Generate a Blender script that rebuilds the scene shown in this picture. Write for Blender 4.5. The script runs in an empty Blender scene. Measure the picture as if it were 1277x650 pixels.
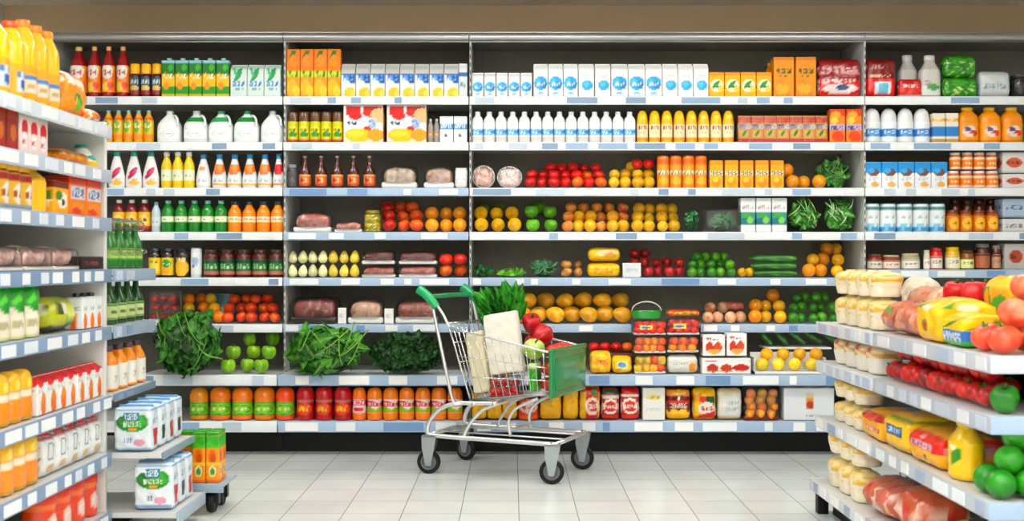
import bpy, math, random
import numpy as np
from mathutils import Vector, Matrix
PI = math.pi; LAMP = 38.0; EXPO = 0.0; WALLC = 'cdb89c'
R = random.Random(7)
SC = bpy.context.scene
COL = SC.collection
# ------------------------------------------------------------------ camera constants
F, H, CX, CY = 1400.0, 1.15, 638.5, 325.0     # focal length in pixels of the 1277 frame, eye height
def wx(px, d): return (px - CX) * d / F
def wz(py, d): return H + (CY - py) * d / F
_lc = {}
def lin(h):
    if h in _lc: return _lc[h]
    c = [int(h[i:i+2], 16) / 255 for i in (0, 2, 4)]; g = .3 * c[0] + .55 * c[1] + .15 * c[2]
    c = [min(1, max(0, g + (x - g) * 1.16)) ** 1.1 for x in c]
    _lc[h] = np.array([x / 12.92 if x <= .04045 else ((x + .055) / 1.055) ** 2.4 for x in c])
    return _lc[h]
# ------------------------------------------------------------------ materials
def nodes(m):
    m.use_nodes = True
    nt = m.node_tree; nt.nodes.clear()
    return nt, nt.nodes.new('ShaderNodeOutputMaterial')
def N(nt, t, **kw):
    n = nt.nodes.new(t)
    for k, v in kw.items():
        if k in n.inputs: n.inputs[k].default_value = v
        else: setattr(n, k, v)
    return n
MATS = {}
def mat(kind):
    if kind in MATS: return MATS[kind]
    m = bpy.data.materials.new(kind); nt, out = nodes(m)
    ln = nt.links.new
    at = N(nt, 'ShaderNodeAttribute'); at.attribute_name = 'Col'
    if kind == 'film':
        tr = N(nt, 'ShaderNodeBsdfTransparent', Color=(.97, .98, 1, 1)); gl = N(nt, 'ShaderNodeBsdfGlossy', Roughness=.12)
        fr = N(nt, 'ShaderNodeFresnel', IOR=1.5); ad = N(nt, 'ShaderNodeMath', operation='MULTIPLY_ADD'); ad.inputs[1].default_value = .8; ad.inputs[2].default_value = .03
        nz = N(nt, 'ShaderNodeTexNoise', Scale=38.0); bp = N(nt, 'ShaderNodeBump', Strength=.5, Distance=.01)
        ln(nz.outputs['Fac'], bp.inputs['Height']); ln(bp.outputs['Normal'], gl.inputs['Normal'])
        mx = N(nt, 'ShaderNodeMixShader')
        ln(fr.outputs[0], ad.inputs[0]); ln(ad.outputs[0], mx.inputs[0]); ln(tr.outputs[0], mx.inputs[1]); ln(gl.outputs[0], mx.inputs[2]); ln(mx.outputs[0], out.inputs[0])
        MATS[kind] = m; return m
    if kind == 'lamp':
        em = N(nt, 'ShaderNodeEmission', Strength=LAMP); em.inputs[0].default_value = (1, .975, .95, 1)
        ln(em.outputs[0], out.inputs[0]); MATS[kind] = m; return m
    b = N(nt, 'ShaderNodeBsdfPrincipled'); ln(b.outputs[0], out.inputs[0])
    col = at.outputs['Color']
    rough, spec, coat, metal, var, nscale, namp, bump = dict(
        card=(.5, .4, 0, 0, .05, 0, 0, 0), print=(.32, .5, .1, 0, .05, 0, 0, 0), gloss=(.2, .5, .3, 0, .06, 0, 0, 0),
        crinkle=(.2, .5, .5, 0, .06, 26, .1, .9), foil=(.3, .45, .1, 0, .06, 22, .06, .35), skin=(.33, .5, .1, 0, .2, 30, .22, .05), leaf=(.45, .4, 0, 0, .1, 25, .35, .3),
        meat=(.3, .5, .2, 0, .1, 45, .35, .3), metal=(.34, .5, 0, 1, 0, 0, 0, 0), chrome=(.16, .5, 0, 1, 0, 0, 0, 0),
        paint=(.4, .5, 0, 0, 0, 12, .04, 0), matte=(.75, .3, 0, 0, 0, 18, .08, 0), rubber=(.55, .3, 0, 0, 0, 0, 0, 0), paper=(.8, .2, 0, 0, 0, 16, .08, .25))[kind]
    b.inputs['Roughness'].default_value = rough; b.inputs['Metallic'].default_value = metal
    b.inputs['Specular IOR Level'].default_value = spec; b.inputs['Coat Weight'].default_value = coat
    b.inputs['Coat Roughness'].default_value = .1
    def mul(c, fac, lo, hi):
        mr = N(nt, 'ShaderNodeMapRange'); mr.inputs['To Min'].default_value = lo; mr.inputs['To Max'].default_value = hi; ln(fac, mr.inputs['Value'])
        vm = N(nt, 'ShaderNodeVectorMath', operation='SCALE'); ln(c, vm.inputs[0]); ln(mr.outputs[0], vm.inputs['Scale']); return vm.outputs[0]
    if var:
        oi = N(nt, 'ShaderNodeObjectInfo'); col = mul(col, oi.outputs['Random'], 1 - var, 1 + var)
    if nscale:
        tc = N(nt, 'ShaderNodeTexCoord'); nz = N(nt, 'ShaderNodeTexNoise', Scale=nscale); nz.inputs['Detail'].default_value = 3
        ln(tc.outputs['Object'], nz.inputs['Vector'])
        if namp: col = mul(col, nz.outputs['Fac'], 1 - 1.6 * namp, 1 + 1.6 * namp)
        if bump:
            bp = N(nt, 'ShaderNodeBump', Strength=bump, Distance=.01); ln(nz.outputs['Fac'], bp.inputs['Height']); ln(bp.outputs['Normal'], b.inputs['Normal'])
    ln(col, b.inputs['Base Color'])
    if kind == 'leaf':
        tl = N(nt, 'ShaderNodeBsdfTranslucent'); ln(col, tl.inputs[0]); mx = N(nt, 'ShaderNodeMixShader'); mx.inputs[0].default_value = .2
        ln(b.outputs[0], mx.inputs[1]); ln(tl.outputs[0], mx.inputs[2]); ln(mx.outputs[0], out.inputs[0])
    MATS[kind] = m; return m
# ------------------------------------------------------------------ mesh builder
class M:
    def __init__(s): s.v, s.f, s.c, s.n = [], [], [], 0
    def grid(s, P, C, wrap=False):
        n, m = P.shape[:2]
        C = np.asarray(C, float)
        if C.ndim == 1: C = np.broadcast_to(C, (n, m, 3))
        s.v.append(P.reshape(-1, 3)); s.c.append(C.reshape(-1, 3))
        i = np.arange(n * m).reshape(n, m) + s.n
        if wrap: i = np.concatenate([i, i[:, :1]], 1)
        s.f.append(np.stack([i[:-1, :-1], i[:-1, 1:], i[1:, 1:], i[1:, :-1]], -1).reshape(-1, 4)); s.n += n * m
        return s
    def build(s, name, kind, sharp=40, deform=None):
        V = np.concatenate(s.v); Fc = np.concatenate(s.f); C = np.concatenate(s.c)
        if deform is not None: V = deform(V.copy())
        me = bpy.data.meshes.new(name)
        me.from_pydata(V.tolist(), [], Fc.tolist())
        a = me.color_attributes.new('Col', 'FLOAT_COLOR', 'POINT')
        a.data.foreach_set('color', np.concatenate([C, np.ones((len(C), 1))], 1).astype(np.float32).ravel())
        me.polygons.foreach_set('use_smooth', np.ones(len(me.polygons), bool))
        if sharp: me.set_sharp_from_angle(angle=math.radians(sharp))
        me.materials.append(mat(kind))
        return me
    def lathe(s, prof, seg=20, col='ffffff', paint=None, h=None, sq=2, asp=1, off=(0, 0, 0)):
        prof = np.array(prof, float); n = len(prof)
        a = np.arange(seg) / seg * 2 * PI
        k = (np.abs(np.cos(a)) ** sq + np.abs(np.sin(a)) ** sq) ** (-1 / sq)
        X = prof[:, :1] * np.cos(a) * k; Y = prof[:, :1] * np.sin(a) * k * asp
        Z = np.repeat(prof[:, 1:2], seg, 1)
        if paint is None: C = lin(col)
        else:
            rm = prof[:, 0].max(); hh = h or prof[:, 1].max()
            C = paint(X / (2 * rm) + .5, Z / hh)
        return s.grid(np.stack([X + off[0], Y + off[1], Z + off[2]], -1), C, True)
    def box(s, x0, x1, y0, y1, z0, z1, col):
        c = lin(col) if isinstance(col, str) else col
        A = np.array
        for q in (((x0,y0,z0),(x1,y0,z0),(x0,y0,z1),(x1,y0,z1)), ((x1,y1,z0),(x0,y1,z0),(x1,y1,z1),(x0,y1,z1)), ((x1,y0,z0),(x1,y1,z0),(x1,y0,z1),(x1,y1,z1)),
                  ((x0,y1,z0),(x0,y0,z0),(x0,y1,z1),(x0,y0,z1)), ((x0,y0,z1),(x1,y0,z1),(x0,y1,z1),(x1,y1,z1)), ((x0,y1,z0),(x1,y1,z0),(x0,y0,z0),(x1,y0,z0))):
            s.grid(A(q, float).reshape(2, 2, 3), c)
        return s
    def rbox(s, w, d, h, r=.004, n=(12, 6, 18), paint=None, col='ffffff', side=None, off=(0, 0, 0)):
        D = np.array([w / 2, d / 2, h / 2]); r = min(r, D.min() * .98)
        ax = []
        for i in range(3):
            c = D[i] - r
            ax.append(np.concatenate([[-D[i], -D[i] + .4 * r], np.linspace(-c, c, max(2, n[i])), [D[i] - .4 * r, D[i]]]))
        for (i, j, k, sg) in ((0, 2, 1, -1), (0, 2, 1, 1), (1, 2, 0, -1), (1, 2, 0, 1), (0, 1, 2, -1), (0, 1, 2, 1)):
            A, B = np.meshgrid(ax[i], ax[j]); P = np.zeros(A.shape + (3,))
            P[..., i] = A; P[..., j] = B; P[..., k] = sg * D[k]
            if (k == 1 and sg > 0) or (k == 0 and sg < 0) or (k == 2 and sg < 0): P = P[:, ::-1]
            if paint is None: C = lin(col)
            else:
                v = P[..., 2] / h + .5
                if k == 0: C = (side or paint)(P[..., 1] / d + .5, v)
                else: C = paint(P[..., 0] / w + .5, v)
            q = np.clip(P, -(D - r), D - r); e = P - q; L = np.linalg.norm(e, axis=-1, keepdims=True)
            P = q + e / np.maximum(L, 1e-9) * r
            s.grid(P + np.array([off[0], off[1], off[2] + h / 2]), C)
        return s
    def tube(s, pts, r, col='cccccc', seg=8, closed=False, taper=None):
        P = np.array(pts, float); n = len(P)
        T = np.gradient(P, axis=0) if not closed else np.roll(P, -1, 0) - np.roll(P, 1, 0)
        T /= np.linalg.norm(T, axis=1, keepdims=True)
        up = np.array([0, 0, 1.]) if abs(T[0, 2]) < .9 else np.array([1., 0, 0])
        A = np.cross(T[0], up); A /= np.linalg.norm(A)
        rows = []
        for i in range(n):
            A = A - T[i] * A.dot(T[i]); A /= np.linalg.norm(A); B = np.cross(T[i], A)
            rr = r if taper is None else r * (1 + (taper - 1) * i / (n - 1))
            a = np.arange(seg) / seg * 2 * PI
            rows.append(P[i] + rr * (np.cos(a)[:, None] * A + np.sin(a)[:, None] * B))
        G = np.array(rows)
        if closed: G = np.concatenate([G, G[:1]], 0)
        else: G = np.concatenate([np.repeat(P[:1, None], seg, 1), G, np.repeat(P[-1:, None], seg, 1)], 0)
        return s.grid(G, lin(col), True)
def curve(pts, n=6):
    """Catmull-Rom through PTS."""
    P = [np.array(p, float) for p in pts]; P = [2 * P[0] - P[1]] + P + [2 * P[-1] - P[-2]]; o = []
    for i in range(1, len(P) - 2):
        for t in np.linspace(0, 1, n, endpoint=False):
            a, b, c, d = P[i-1], P[i], P[i+1], P[i+2]
            o.append(.5 * (2*b + (c-a)*t + (2*a-5*b+4*c-d)*t*t + (3*b-a-3*c+d)*t**3))
    return o + [P[-2]]
def fnoise(seed, *xs, f=6, k=6):
    g = np.random.RandomState(seed); o = 0
    for i in range(k):
        o = o + np.sin(sum(x * g.uniform(-1, 1) * f * (1 + i * .5) for x in xs) + g.uniform(0, 6.3)) / (1 + .35 * i)
    return o / 2.2
# ------------------------------------------------------------------ packaging print
def P_(base, *Ls):
    def f(u, v):
        C = np.empty(u.shape + (3,)); C[:] = lin(base)
        for l in Ls:
            k, c = l[0], l[-1]
            if k == 'b': m = (v >= l[1]) & (v < l[2])
            elif k == 'r': m = (u >= l[1]) & (v >= l[2]) & (u < l[3]) & (v < l[4])
            elif k == 'e': m = ((u - l[1]) / l[3]) ** 2 + ((v - l[2]) / l[4]) ** 2 < 1
            elif k == 'o':
                q = ((u - l[1]) / l[3]) ** 2 + ((v - l[2]) / l[4]) ** 2; m = (q < 1) & (q > l[5])
            elif k == 'w': m = (v < l[1] + l[2] * np.sin(6.283 * l[3] * u + l[4])) & (v > l[5])
            elif k == 'd': m = (v < l[1] + l[2] * (u - .5)) & (v > l[3])
            elif k == 'n': m = (v >= l[1]) & (v < l[2]) & (fnoise(l[4], u, v, f=l[5]) > l[3])
            elif k == 'l':   # slanted leaf shape
                a = l[5]; x = (u - l[1]) * math.cos(a) + (v - l[2]) * math.sin(a); y = -(u - l[1]) * math.sin(a) + (v - l[2]) * math.cos(a)
                m = (np.abs(x) < l[3]) & (np.abs(y) < l[4] * (1 - (x / l[3]) ** 2))
            elif k == 's':   # a line of lettering too small to read
                u0, v0, u1, v1, n, sd = l[1:7]; n = int(n * 1.7); g = np.random.RandomState(sd).rand(n, 3, 5) < .62
                g[:, 0] |= np.random.RandomState(sd + 1).rand(n, 5) < .5
                x = (u - u0) / (u1 - u0) * n; y = (v - v0) / (v1 - v0) * 5; inn = (x >= 0) & (x < n) & (y >= 0) & (y < 5)
                xi = np.clip(x, 0, n - 1e-6); li = xi.astype(int); si = ((xi - li) * 4).astype(int); yi = np.clip(y, 0, 4.999).astype(int)
                m = inn & (si < 3) & g[li, np.clip(si, 0, 2), yi]
            C[m] = lin(c)
        return C
    return f
# ------------------------------------------------------------------ models and instances
class Model:
    def __init__(s, depth=.08): s.parts = []; s.depth = depth; s.seats = None
    def add(s, name, mesh, sub=None, loc=None, rot=None, label=None):
        s.parts.append((name, mesh, sub, loc, rot, label)); return len(s.parts) - 1
LABELS = {}
def tagit(o, label, cat, group=None, kind=None):
    o['label'] = label; o['category'] = cat
    if group: o['group'] = group
    if kind: o['kind'] = kind
    LABELS.setdefault(label, []).append(o.name)
def inst(mdl, name, loc, label, cat, group=None, rot=(0, 0, 0), scale=1):
    P = mdl.parts
    solo = len(P) == 1 or P[0][0] is None      # the thing is its own mesh (with children)
    if solo: root = bpy.data.objects.new(name, P[0][1])
    else: root = bpy.data.objects.new(name, None); root.empty_display_size = .02
    root.location = loc; root.rotation_euler = rot
    root.scale = (scale,) * 3 if not hasattr(scale, '__len__') else scale
    COL.objects.link(root); made = [root] if solo else []
    for nm, me, sub, l, r, lb in P[1 if solo else 0:]:
        o = bpy.data.objects.new(nm, me); COL.objects.link(o)
        o.parent = root if sub is None else made[sub]
        if l: o.location = l
        if r: o.rotation_euler = r
        if lb: o['label'] = lb
        made.append(o)
    tagit(root, label, cat, group)
    return root
ORD = 'first second third fourth fifth sixth seventh eighth ninth tenth eleventh twelfth thirteenth fourteenth fifteenth sixteenth seventeenth eighteenth'.split()
NUM = 'one two three four five six seven eight nine ten eleven twelve thirteen fourteen fifteen sixteen'.split()
# ------------------------------------------------------------------ product models
PROF = dict(
    soda=([(0,0),(.85,0),(.97,.02),(1,.06),(1,.3),(.95,.36),(1,.45),(1,.55),(.96,.63),(.8,.74),(.5,.83),(.36,.88),(.34,.93)], .4, .92),
    juice=([(0,0),(.9,0),(1,.03),(1,.66),(.93,.75),(.64,.85),(.5,.89),(.48,.93)], .54, .91),
    cone=([(0,0),(.92,0),(1,.03),(1,.3),(.62,.68),(.4,.84),(.36,.88)], .42, .86),
    jar=([(0,0),(.93,0),(1,.03),(1,.76),(.95,.81),(.84,.84),(.82,.87)], .9, .85),
    spice=([(0,0),(.93,0),(1,.03),(1,.62),(.92,.68),(.86,.71)], .92, .7),
    milk=([(0,0),(.94,0),(1,.03),(1,.7),(.86,.79),(.5,.86),(.44,.9)], .48, .88),
    beer=([(0,0),(.95,0),(1,.02),(1,.46),(.92,.55),(.52,.72),(.38,.82),(.35,.95)], .4, .94),
    dome=([(0,0),(.9,0),(.98,.03),(1,.08),(1,.36),(.95,.4),(.94,.57),(.99,.63),(1,.72),(.97,.8),(.9,.87),(.76,.94),(.5,.985),(.2,1),(0,1)], None, 1),
    bullet=([(0,0),(.93,0),(1,.03),(1,.58),(.97,.7),(.9,.8),(.76,.9),(.5,.97),(.2,1),(0,1)], None, 1),
    can=([(0,0),(.93,0),(1,.02),(1,.93),(.95,.96)], .97, .955),
    pet=([(0,0),(.9,0),(1,.03),(1,.62),(.9,.72),(.55,.84),(.42,.88),(.42,.92)], .46, .9),
    neck=([(0,0),(.92,0),(1,.03),(1,.58),(.9,.68),(.6,.79),(.5,.84),(.5,.9)], .56, .88))
def prof_r(p, z): return np.interp(z, [q[1] for q in p], [q[0] for q in p])
def bottle(w, h, shape='juice', col='f29a00', cap='ffffff', label=None, lv=(.15, .55), kind='gloss', asp=1, sq=2, paint=None, name='bottle', seg=24, lkind='print'):
    m = Model(w * asp); p, cr, cz = PROF[shape]; r = w / 2
    P = [(q[0] * r, q[1] * h) for q in p]
    if paint is not None:    # fine rows so that bands read crisply
        zs = sorted(set([q[1] for q in p] + list(np.linspace(.03, p[-1][1] * .98, 22))))
        P = [(1e-5, 0)] + [(float(prof_r(p[1:], z)) * r, z * h) for z in zs]
        if p[-1][0] == 0: P.append((1e-5, h))
    m.add(name, M().lathe([(max(a, 1e-5), b) for a, b in P], seg, col, paint, h, sq, asp).build(name, kind, 50))
    if cr is not None:
        c = cr * r
        m.add('cap', M().lathe([(c*.96, cz*h), (c, cz*h + .002), (c, h - .003), (c*.9, h), (1e-5, h)], 16, cap, None, None, 2, asp).build('cap', 'gloss', 50))
    if label is not None:
        zs = np.linspace(lv[0], lv[1], 16)
        m.add('label', M().lathe([(float(prof_r(p, z)) * r * 1.008 + .0004, z * h) for z in zs], 36, 'ffffff', lambda u, v: label(u, (v - lv[0]) / (lv[1] - lv[0])), h, sq, asp).build('label', lkind, 0))
    return m
def gable(h, zb, k=.92):
    def f(V):
        t = np.clip((V[:, 2] - zb * h) / (h * (1 - zb)), 0, 1); V[:, 1] *= 1 - k * t; return V
    return f
def carton(w, d, h, paint, top=None, cap=None, side=None, kind='card', name='carton', res=(14, 6, 24)):
    m = Model(d)
    m.add(name, M().rbox(w, d, h, .004, res, paint, side=side).build(name, kind, 35, gable(h, .84) if top == 'gable' else None))
    if top == 'gable':
        m.add('top_fin', M().box(-w*.48, w*.48, -.002, .002, h*.985, h*1.03, paint(np.array([.5]), np.array([.99]))[0]).build('top_fin', kind))
    if cap:
        z, y = (h * .93, -d * .22) if top == 'gable' else (h, 0)
        c = w * .2
        m.add('cap', M().lathe([(c, 0), (c, .012), (c*.85, .015), (1e-5, .015)], 12, cap, off=(0, y, z)).build('cap', 'gloss', 50))
    return m
def pouch_def(h, d, seed, pinch=.08, amp=.004, ends=True):
    def f(V):
        v = np.clip(V[:, 2] / h, 0, 1); t = np.abs(2 * v - 1)
        if ends: V[:, 1] *= np.maximum((1 - t ** 4) ** .55, pinch)
        x = V[:, 0]; V[:, 1] += amp * fnoise(seed, x, V[:, 2], V[:, 1], f=70); V[:, 0] += amp * .7 * fnoise(seed + 5, V[:, 2], V[:, 1], f=60)
        V[:, 2] += amp * .5 * fnoise(seed + 3, x, f=60) * v
        return V
    return f
def pouch(w, d, h, paint, kind='foil', seed=1, name='bag', seal='dddddd', res=(16, 8, 22), r=.3, amp=.004):
    m = Model(d)
    m.add(name, M().rbox(w, d, h, min(w, d) * r, res, paint).build(name, kind, 0, pouch_def(h, d, seed, amp=amp)))
    if seal:
        m.add('seal', M().box(-w*.46, w*.46, -.003, .003, h*.97, h*1.04, seal).build('seal', kind))
    return m
def bbag(w, d, h, paint, seed=1, kind='foil', res=(26, 10, 26), amp=.004, top=.45, name='bag'):
    m = Model(d)
    def df(V):
        v = np.clip(V[:, 2] / h, 0, 1); V[:, 1] *= 1 - (1 - top) * np.clip((v - .8) / .2, 0, 1) ** 1.3
        V[:, 1] *= 1 + .06 * np.sin(v * 2.6); x = V[:, 0]
        V[:, 1] += amp * fnoise(seed, x, V[:, 2], V[:, 1], f=60); V[:, 0] += amp * .8 * fnoise(seed + 5, V[:, 2], V[:, 1], f=50); V[:, 2] += amp * fnoise(seed + 3, x, V[:, 1], f=45) * v
        V[:, 2] = np.maximum(V[:, 2], 0); return V
    m.add(name, M().rbox(w, d, h, min(w, d) * .14, res, paint).build(name, kind, 0, df)); return m
def fruit_mesh(d, c1, c2, kind='orange', seed=1, seg=18, c3=None, mk='skin'):
    r = d / 2; t = np.linspace(0, PI, 13); rr = np.sin(t); z = -np.cos(t)
    if kind == 'tomato': z = z * .84; z = z - .1 * np.exp(-(rr / .25) ** 2) * (z > 0); rr = rr ** .9
    if kind == 'apple': z = z * .92 - .2 * np.exp(-(rr / .3) ** 2) * (z > 0) + .08 * np.exp(-(rr / .25) ** 2) * (z < 0); rr = rr ** .85 * (1 + .08 * z)
    if kind == 'lemon': z = z * 1.0 + .24 * np.sign(z) * np.exp(-(rr / .28) ** 2); rr = rr * .93
    if kind == 'mango': z = z * 1.25; rr = rr * (1 + .12 * z)
    if kind == 'pear': rr = rr * np.where(z > 0, 1 - .34 * np.abs(z) ** 1.6 * (z > 0), 1); z = np.where(z > 0, z * 1.7, z)
    if kind == 'cucumber': z = z * 3.6; rr = np.abs(rr) ** .45
    if kind == 'pepper': z = z * 1.05 - .22 * np.exp(-(rr / .35) ** 2) * (z > 0); rr = rr ** .7 * (1 + .1 * z)
    a = np.arange(seg) / seg * 2 * PI
    k = 1 + 0 * a
    if kind == 'pepper': k = 1 + .09 * np.cos(4 * a)
    if kind == 'tomato': k = 1 + .025 * np.cos(5 * a)
    X = rr[:, None] * np.cos(a) * k; Y = rr[:, None] * np.sin(a) * k; Z = np.repeat(z[:, None], seg, 1)
    nz = fnoise(seed, X, Y, Z, f=2.6)
    if kind == 'potato':
        X = X * 1.25; q = 1 + .12 * nz; X, Y, Z = X * q, Y * q * .9, Z * q * .85
    w = np.clip(.5 + .6 * nz, 0, 1)[..., None]
    C = lin(c1) * (1 - w) + lin(c2) * w
    if c3 is not None:
        w3 = np.clip(fnoise(seed + 9, X, Y, Z, f=2.2) * 1.4 - .35, 0, 1)[..., None]; C = C * (1 - w3) + lin(c3) * w3
    return M().grid(np.stack([X, Y, Z], -1) * r, C, True), r
def calyx(r, zt, n=5, col='3f7a22', size=.6):
    m = M()
    for i in range(n):
        a = 2 * PI * i / n + .3; t = np.linspace(0, 1, 4)
        wv = r * .13 * (1 - t) + 1e-5; L = r * size * t
        c = np.stack([np.cos(a) * L, np.sin(a) * L, zt + r * (.06 + .18 * t - .32 * t * t)], -1); s = np.array([-np.sin(a), np.cos(a), 0])
        m.grid(np.stack([c + s * wv[:, None], c + np.array([0, 0, .05 * r]), c - s * wv[:, None]], 1), lin(col))
    m.tube([(0, 0, zt), (r*.03, 0, zt + r*.2), (r*.1, 0, zt + r*.36)], r*.07, col, 6)
    return m
def fruit(d, c1, c2, kind='orange', seed=1, c3=None, stem=False, lie=False, seg=18):
    m = Model(d); b, r = fruit_mesh(d, c1, c2, kind, seed, seg, c3)
    m.add(None if stem else kind, b.build(kind, 'skin', 0))
    if stem:
        zt = {'tomato': .7, 'apple': .7, 'pepper': .78}.get(kind, .95) * r
        if kind in ('tomato',): m.add('stem', calyx(r, zt).build('stem', 'leaf', 0))
        else: m.add('stem', M().tube([(0, 0, zt), (r*.05, 0, zt + r*.25), (r*.16, 0, zt + r*.45)], r*.08 if kind != 'pepper' else r*.14, '4d6b22', 6).build('stem', 'leaf', 0))
    m.r = r; m.mx = dict(apple=1.1, pepper=1.22, potato=1.42, lemon=1.04, mango=1.26, tomato=1.03).get(kind, 1.0); m.mz = dict(tomato=1.0, pepper=1.12, mango=1.12, potato=1.0).get(kind, 1.0); m.kind = kind
    return m
def leaf_grid(m, base, dr, up, L, W, col, rib, droop=.3, n=6, fold=.25, curl=0, shape=.8):
    base = np.array(base, float); dr = np.array(dr, float); dr /= np.linalg.norm(dr); up = np.array(up, float)
    sd = np.cross(dr, up); sd /= max(np.linalg.norm(sd), 1e-6); nn = np.cross(sd, dr)
    t = np.linspace(0, 1, n)[:, None]
    wv = W * (np.sin(PI * np.clip(t, 0.02, .985) ** shape)) ** .8
    c = base + dr * L * t - nn * droop * L * t * t + nn * curl * L * np.sin(t * 9) * .05
    s = np.array([-1, -.5, 0, .5, 1.])
    G = np.stack([c + sd * wv * k + nn * wv * fold * (abs(k) ** 1.3) + nn * wv * .18 * np.sin(t * 14 + k * 3) * abs(k) for k in s], 1)
    cc, rr = lin(col), lin(rib)
    C = np.stack([np.repeat((cc * (.85 + .15 * abs(k)) if abs(k) > .1 else rr * .6 + cc * .4)[None], n, 0) for k in s], 1)
    m.grid(G, C)
GREENS = ['1f5a1a', '2c7a22', '3c8f2a', '235f1c', '4aa030']
def heap(w, d, h, n, L, W, cols=GREENS, rib='8fc060', seed=1, stems=0, out=.55, droop=.35, core='12300e', name='leaves', stemcol='8dbf5a', curl=0, up=.25, stemlen=1.0, spill=None):
    """Leafy mound W x D x H standing on z = 0."""
    m = Model(d); g = random.Random(seed); b = M()
    t = np.linspace(0, PI, 9)
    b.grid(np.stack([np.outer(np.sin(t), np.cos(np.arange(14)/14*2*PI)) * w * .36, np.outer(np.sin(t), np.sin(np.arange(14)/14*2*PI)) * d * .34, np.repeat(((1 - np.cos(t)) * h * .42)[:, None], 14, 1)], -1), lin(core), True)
    for i in range(n):
        a = g.uniform(0, 2 * PI) if g.random() < .45 else g.uniform(PI * 1.08, PI * 1.92); e = math.asin(g.uniform(-.9, .95))
        q = np.array([math.cos(a) * math.cos(e), math.sin(a) * math.cos(e), math.sin(e)]); k = g.uniform(.55, .92)
        p = np.array([q[0] * w / 2 * k, q[1] * d / 2 * k, h / 2 + q[2] * h / 2 * k])
        tg = np.array([g.uniform(-1, 1), g.uniform(-1, 1), g.uniform(-1, 1)]); tg -= q * tg.dot(q) * (1 - out); tg = tg + q * out * .5 + np.array([0, 0, up])
        ll = L * g.uniform(.7, 1.2)
        tg /= np.linalg.norm(tg)
        p = p - tg * ll * .4
        end = p + tg * ll; mn = min(p[2], end[2]);
        if mn < W * .5: p[2] += W * .5 - mn + .003
        ov = max(0, abs(p[0] + tg[0]*ll*.5) - w/2); p[0] -= math.copysign(ov, p[0])
        leaf_grid(b, p, tg, q, ll, W * g.uniform(.7, 1.2), g.choice(cols), rib, droop * g.uniform(.2, 1), curl=curl)
    def V(A):
        A[:, 2] -= min(0, A[:, 2].min()) * 0
        for ax, lim in ((0, w / 2), (1, d / 2)): A[:, ax] *= min(1, lim / np.abs(A[:, ax]).max())
        A[:, 2] = np.clip(A[:, 2], .003, None); A[:, 2] *= h / max(A[:, 2].max(), 1e-6) if A[:, 2].max() > h * .6 else 1
        if spill: A[:, 2] -= spill[1] * np.clip((spill[0] - A[:, 1]) / .1, 0, 1) ** 1.3 * np.clip(1.15 - A[:, 2] / h, 0, 1)
        return A
    m.add(name, b.build(name, 'leaf', 0, V))
    if stems:
        s = M()
        for i in range(stems):
            a = g.uniform(PI * 1.1, PI * 1.9); x = g.uniform(-.4, .4) * w; z = g.uniform(.3, .75) * h
            ll = h * .5 * stemlen; dx = g.uniform(-.7, .7); y = -d * g.uniform(.3, .46)
            z = max(z, .02 + ll * .45)
            s.tube(curve([(x - dx*ll, y + .03, z - ll*.35), (x, y - .012, z), (x + dx*ll*.8, y + .02, z + ll*.4)], 4), .0035, stemcol, 6)
        m.add('stems', s.build('stems', 'leaf', 0, V))
    return m
def meatmesh(w, d, h, cols, seed, r=.5, amp=.006, f=26):
    def pt(u, v):
        a = fnoise(seed, u * w * 3, v * h * 5, f=f); k = np.clip(.5 + .55 * a, 0, 1)[..., None]
        b = np.clip(fnoise(seed + 4, u * w * 4, v * h * 9, f=f * 1.5) * 1.8 - .7, 0, 1)[..., None]
        C = lin(cols[0]) * (1 - k) + lin(cols[1]) * k
        return C * (1 - b) + lin(cols[2]) * b
    def df(V):
        V[:, 2] += amp * 1.4 * fnoise(seed + 7, V[:, 0], V[:, 1], f=40) * (V[:, 2] / h); V[:, 1] += amp * fnoise(seed + 8, V[:, 0], V[:, 2], f=40)
        V[:, 2] = np.maximum(V[:, 2], 0); return V
    return M().rbox(w, d, h, min(w, d, h) * r, (22, 8, 12), pt), df
def meatpack(w, d, h, cols, seed=1, tray='f2f2f0', label=None, film=True):
    m = Model(d); th = h * .28
    t = M().rbox(w, d, th, th * .4, (4, 4, 3), col=tray)
    m.add('tray', t.build('tray', 'gloss', 40))
    b, df = meatmesh(w * .92, d * .88, h * .82, cols, seed)
    m.add('meat', b.build('meat', 'meat', 0, df), None, (0, -.004, h * .1))
    if label: m.add('label', M().rbox(w * .3, .002, h * .3, .0009, (6, 2, 6), label).build('label', 'print'), None, (w * .2, -d * .5 - .004, h * .3))
    if film: m.add('film', M().rbox(w * 1.0, d * 1.06, h, min(d, h) * .3, (10, 6, 8)).build('film', 'film', 0, lambda V: pouch_def(h, d, seed, amp=.002, ends=False)(V)))
    return m
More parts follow.
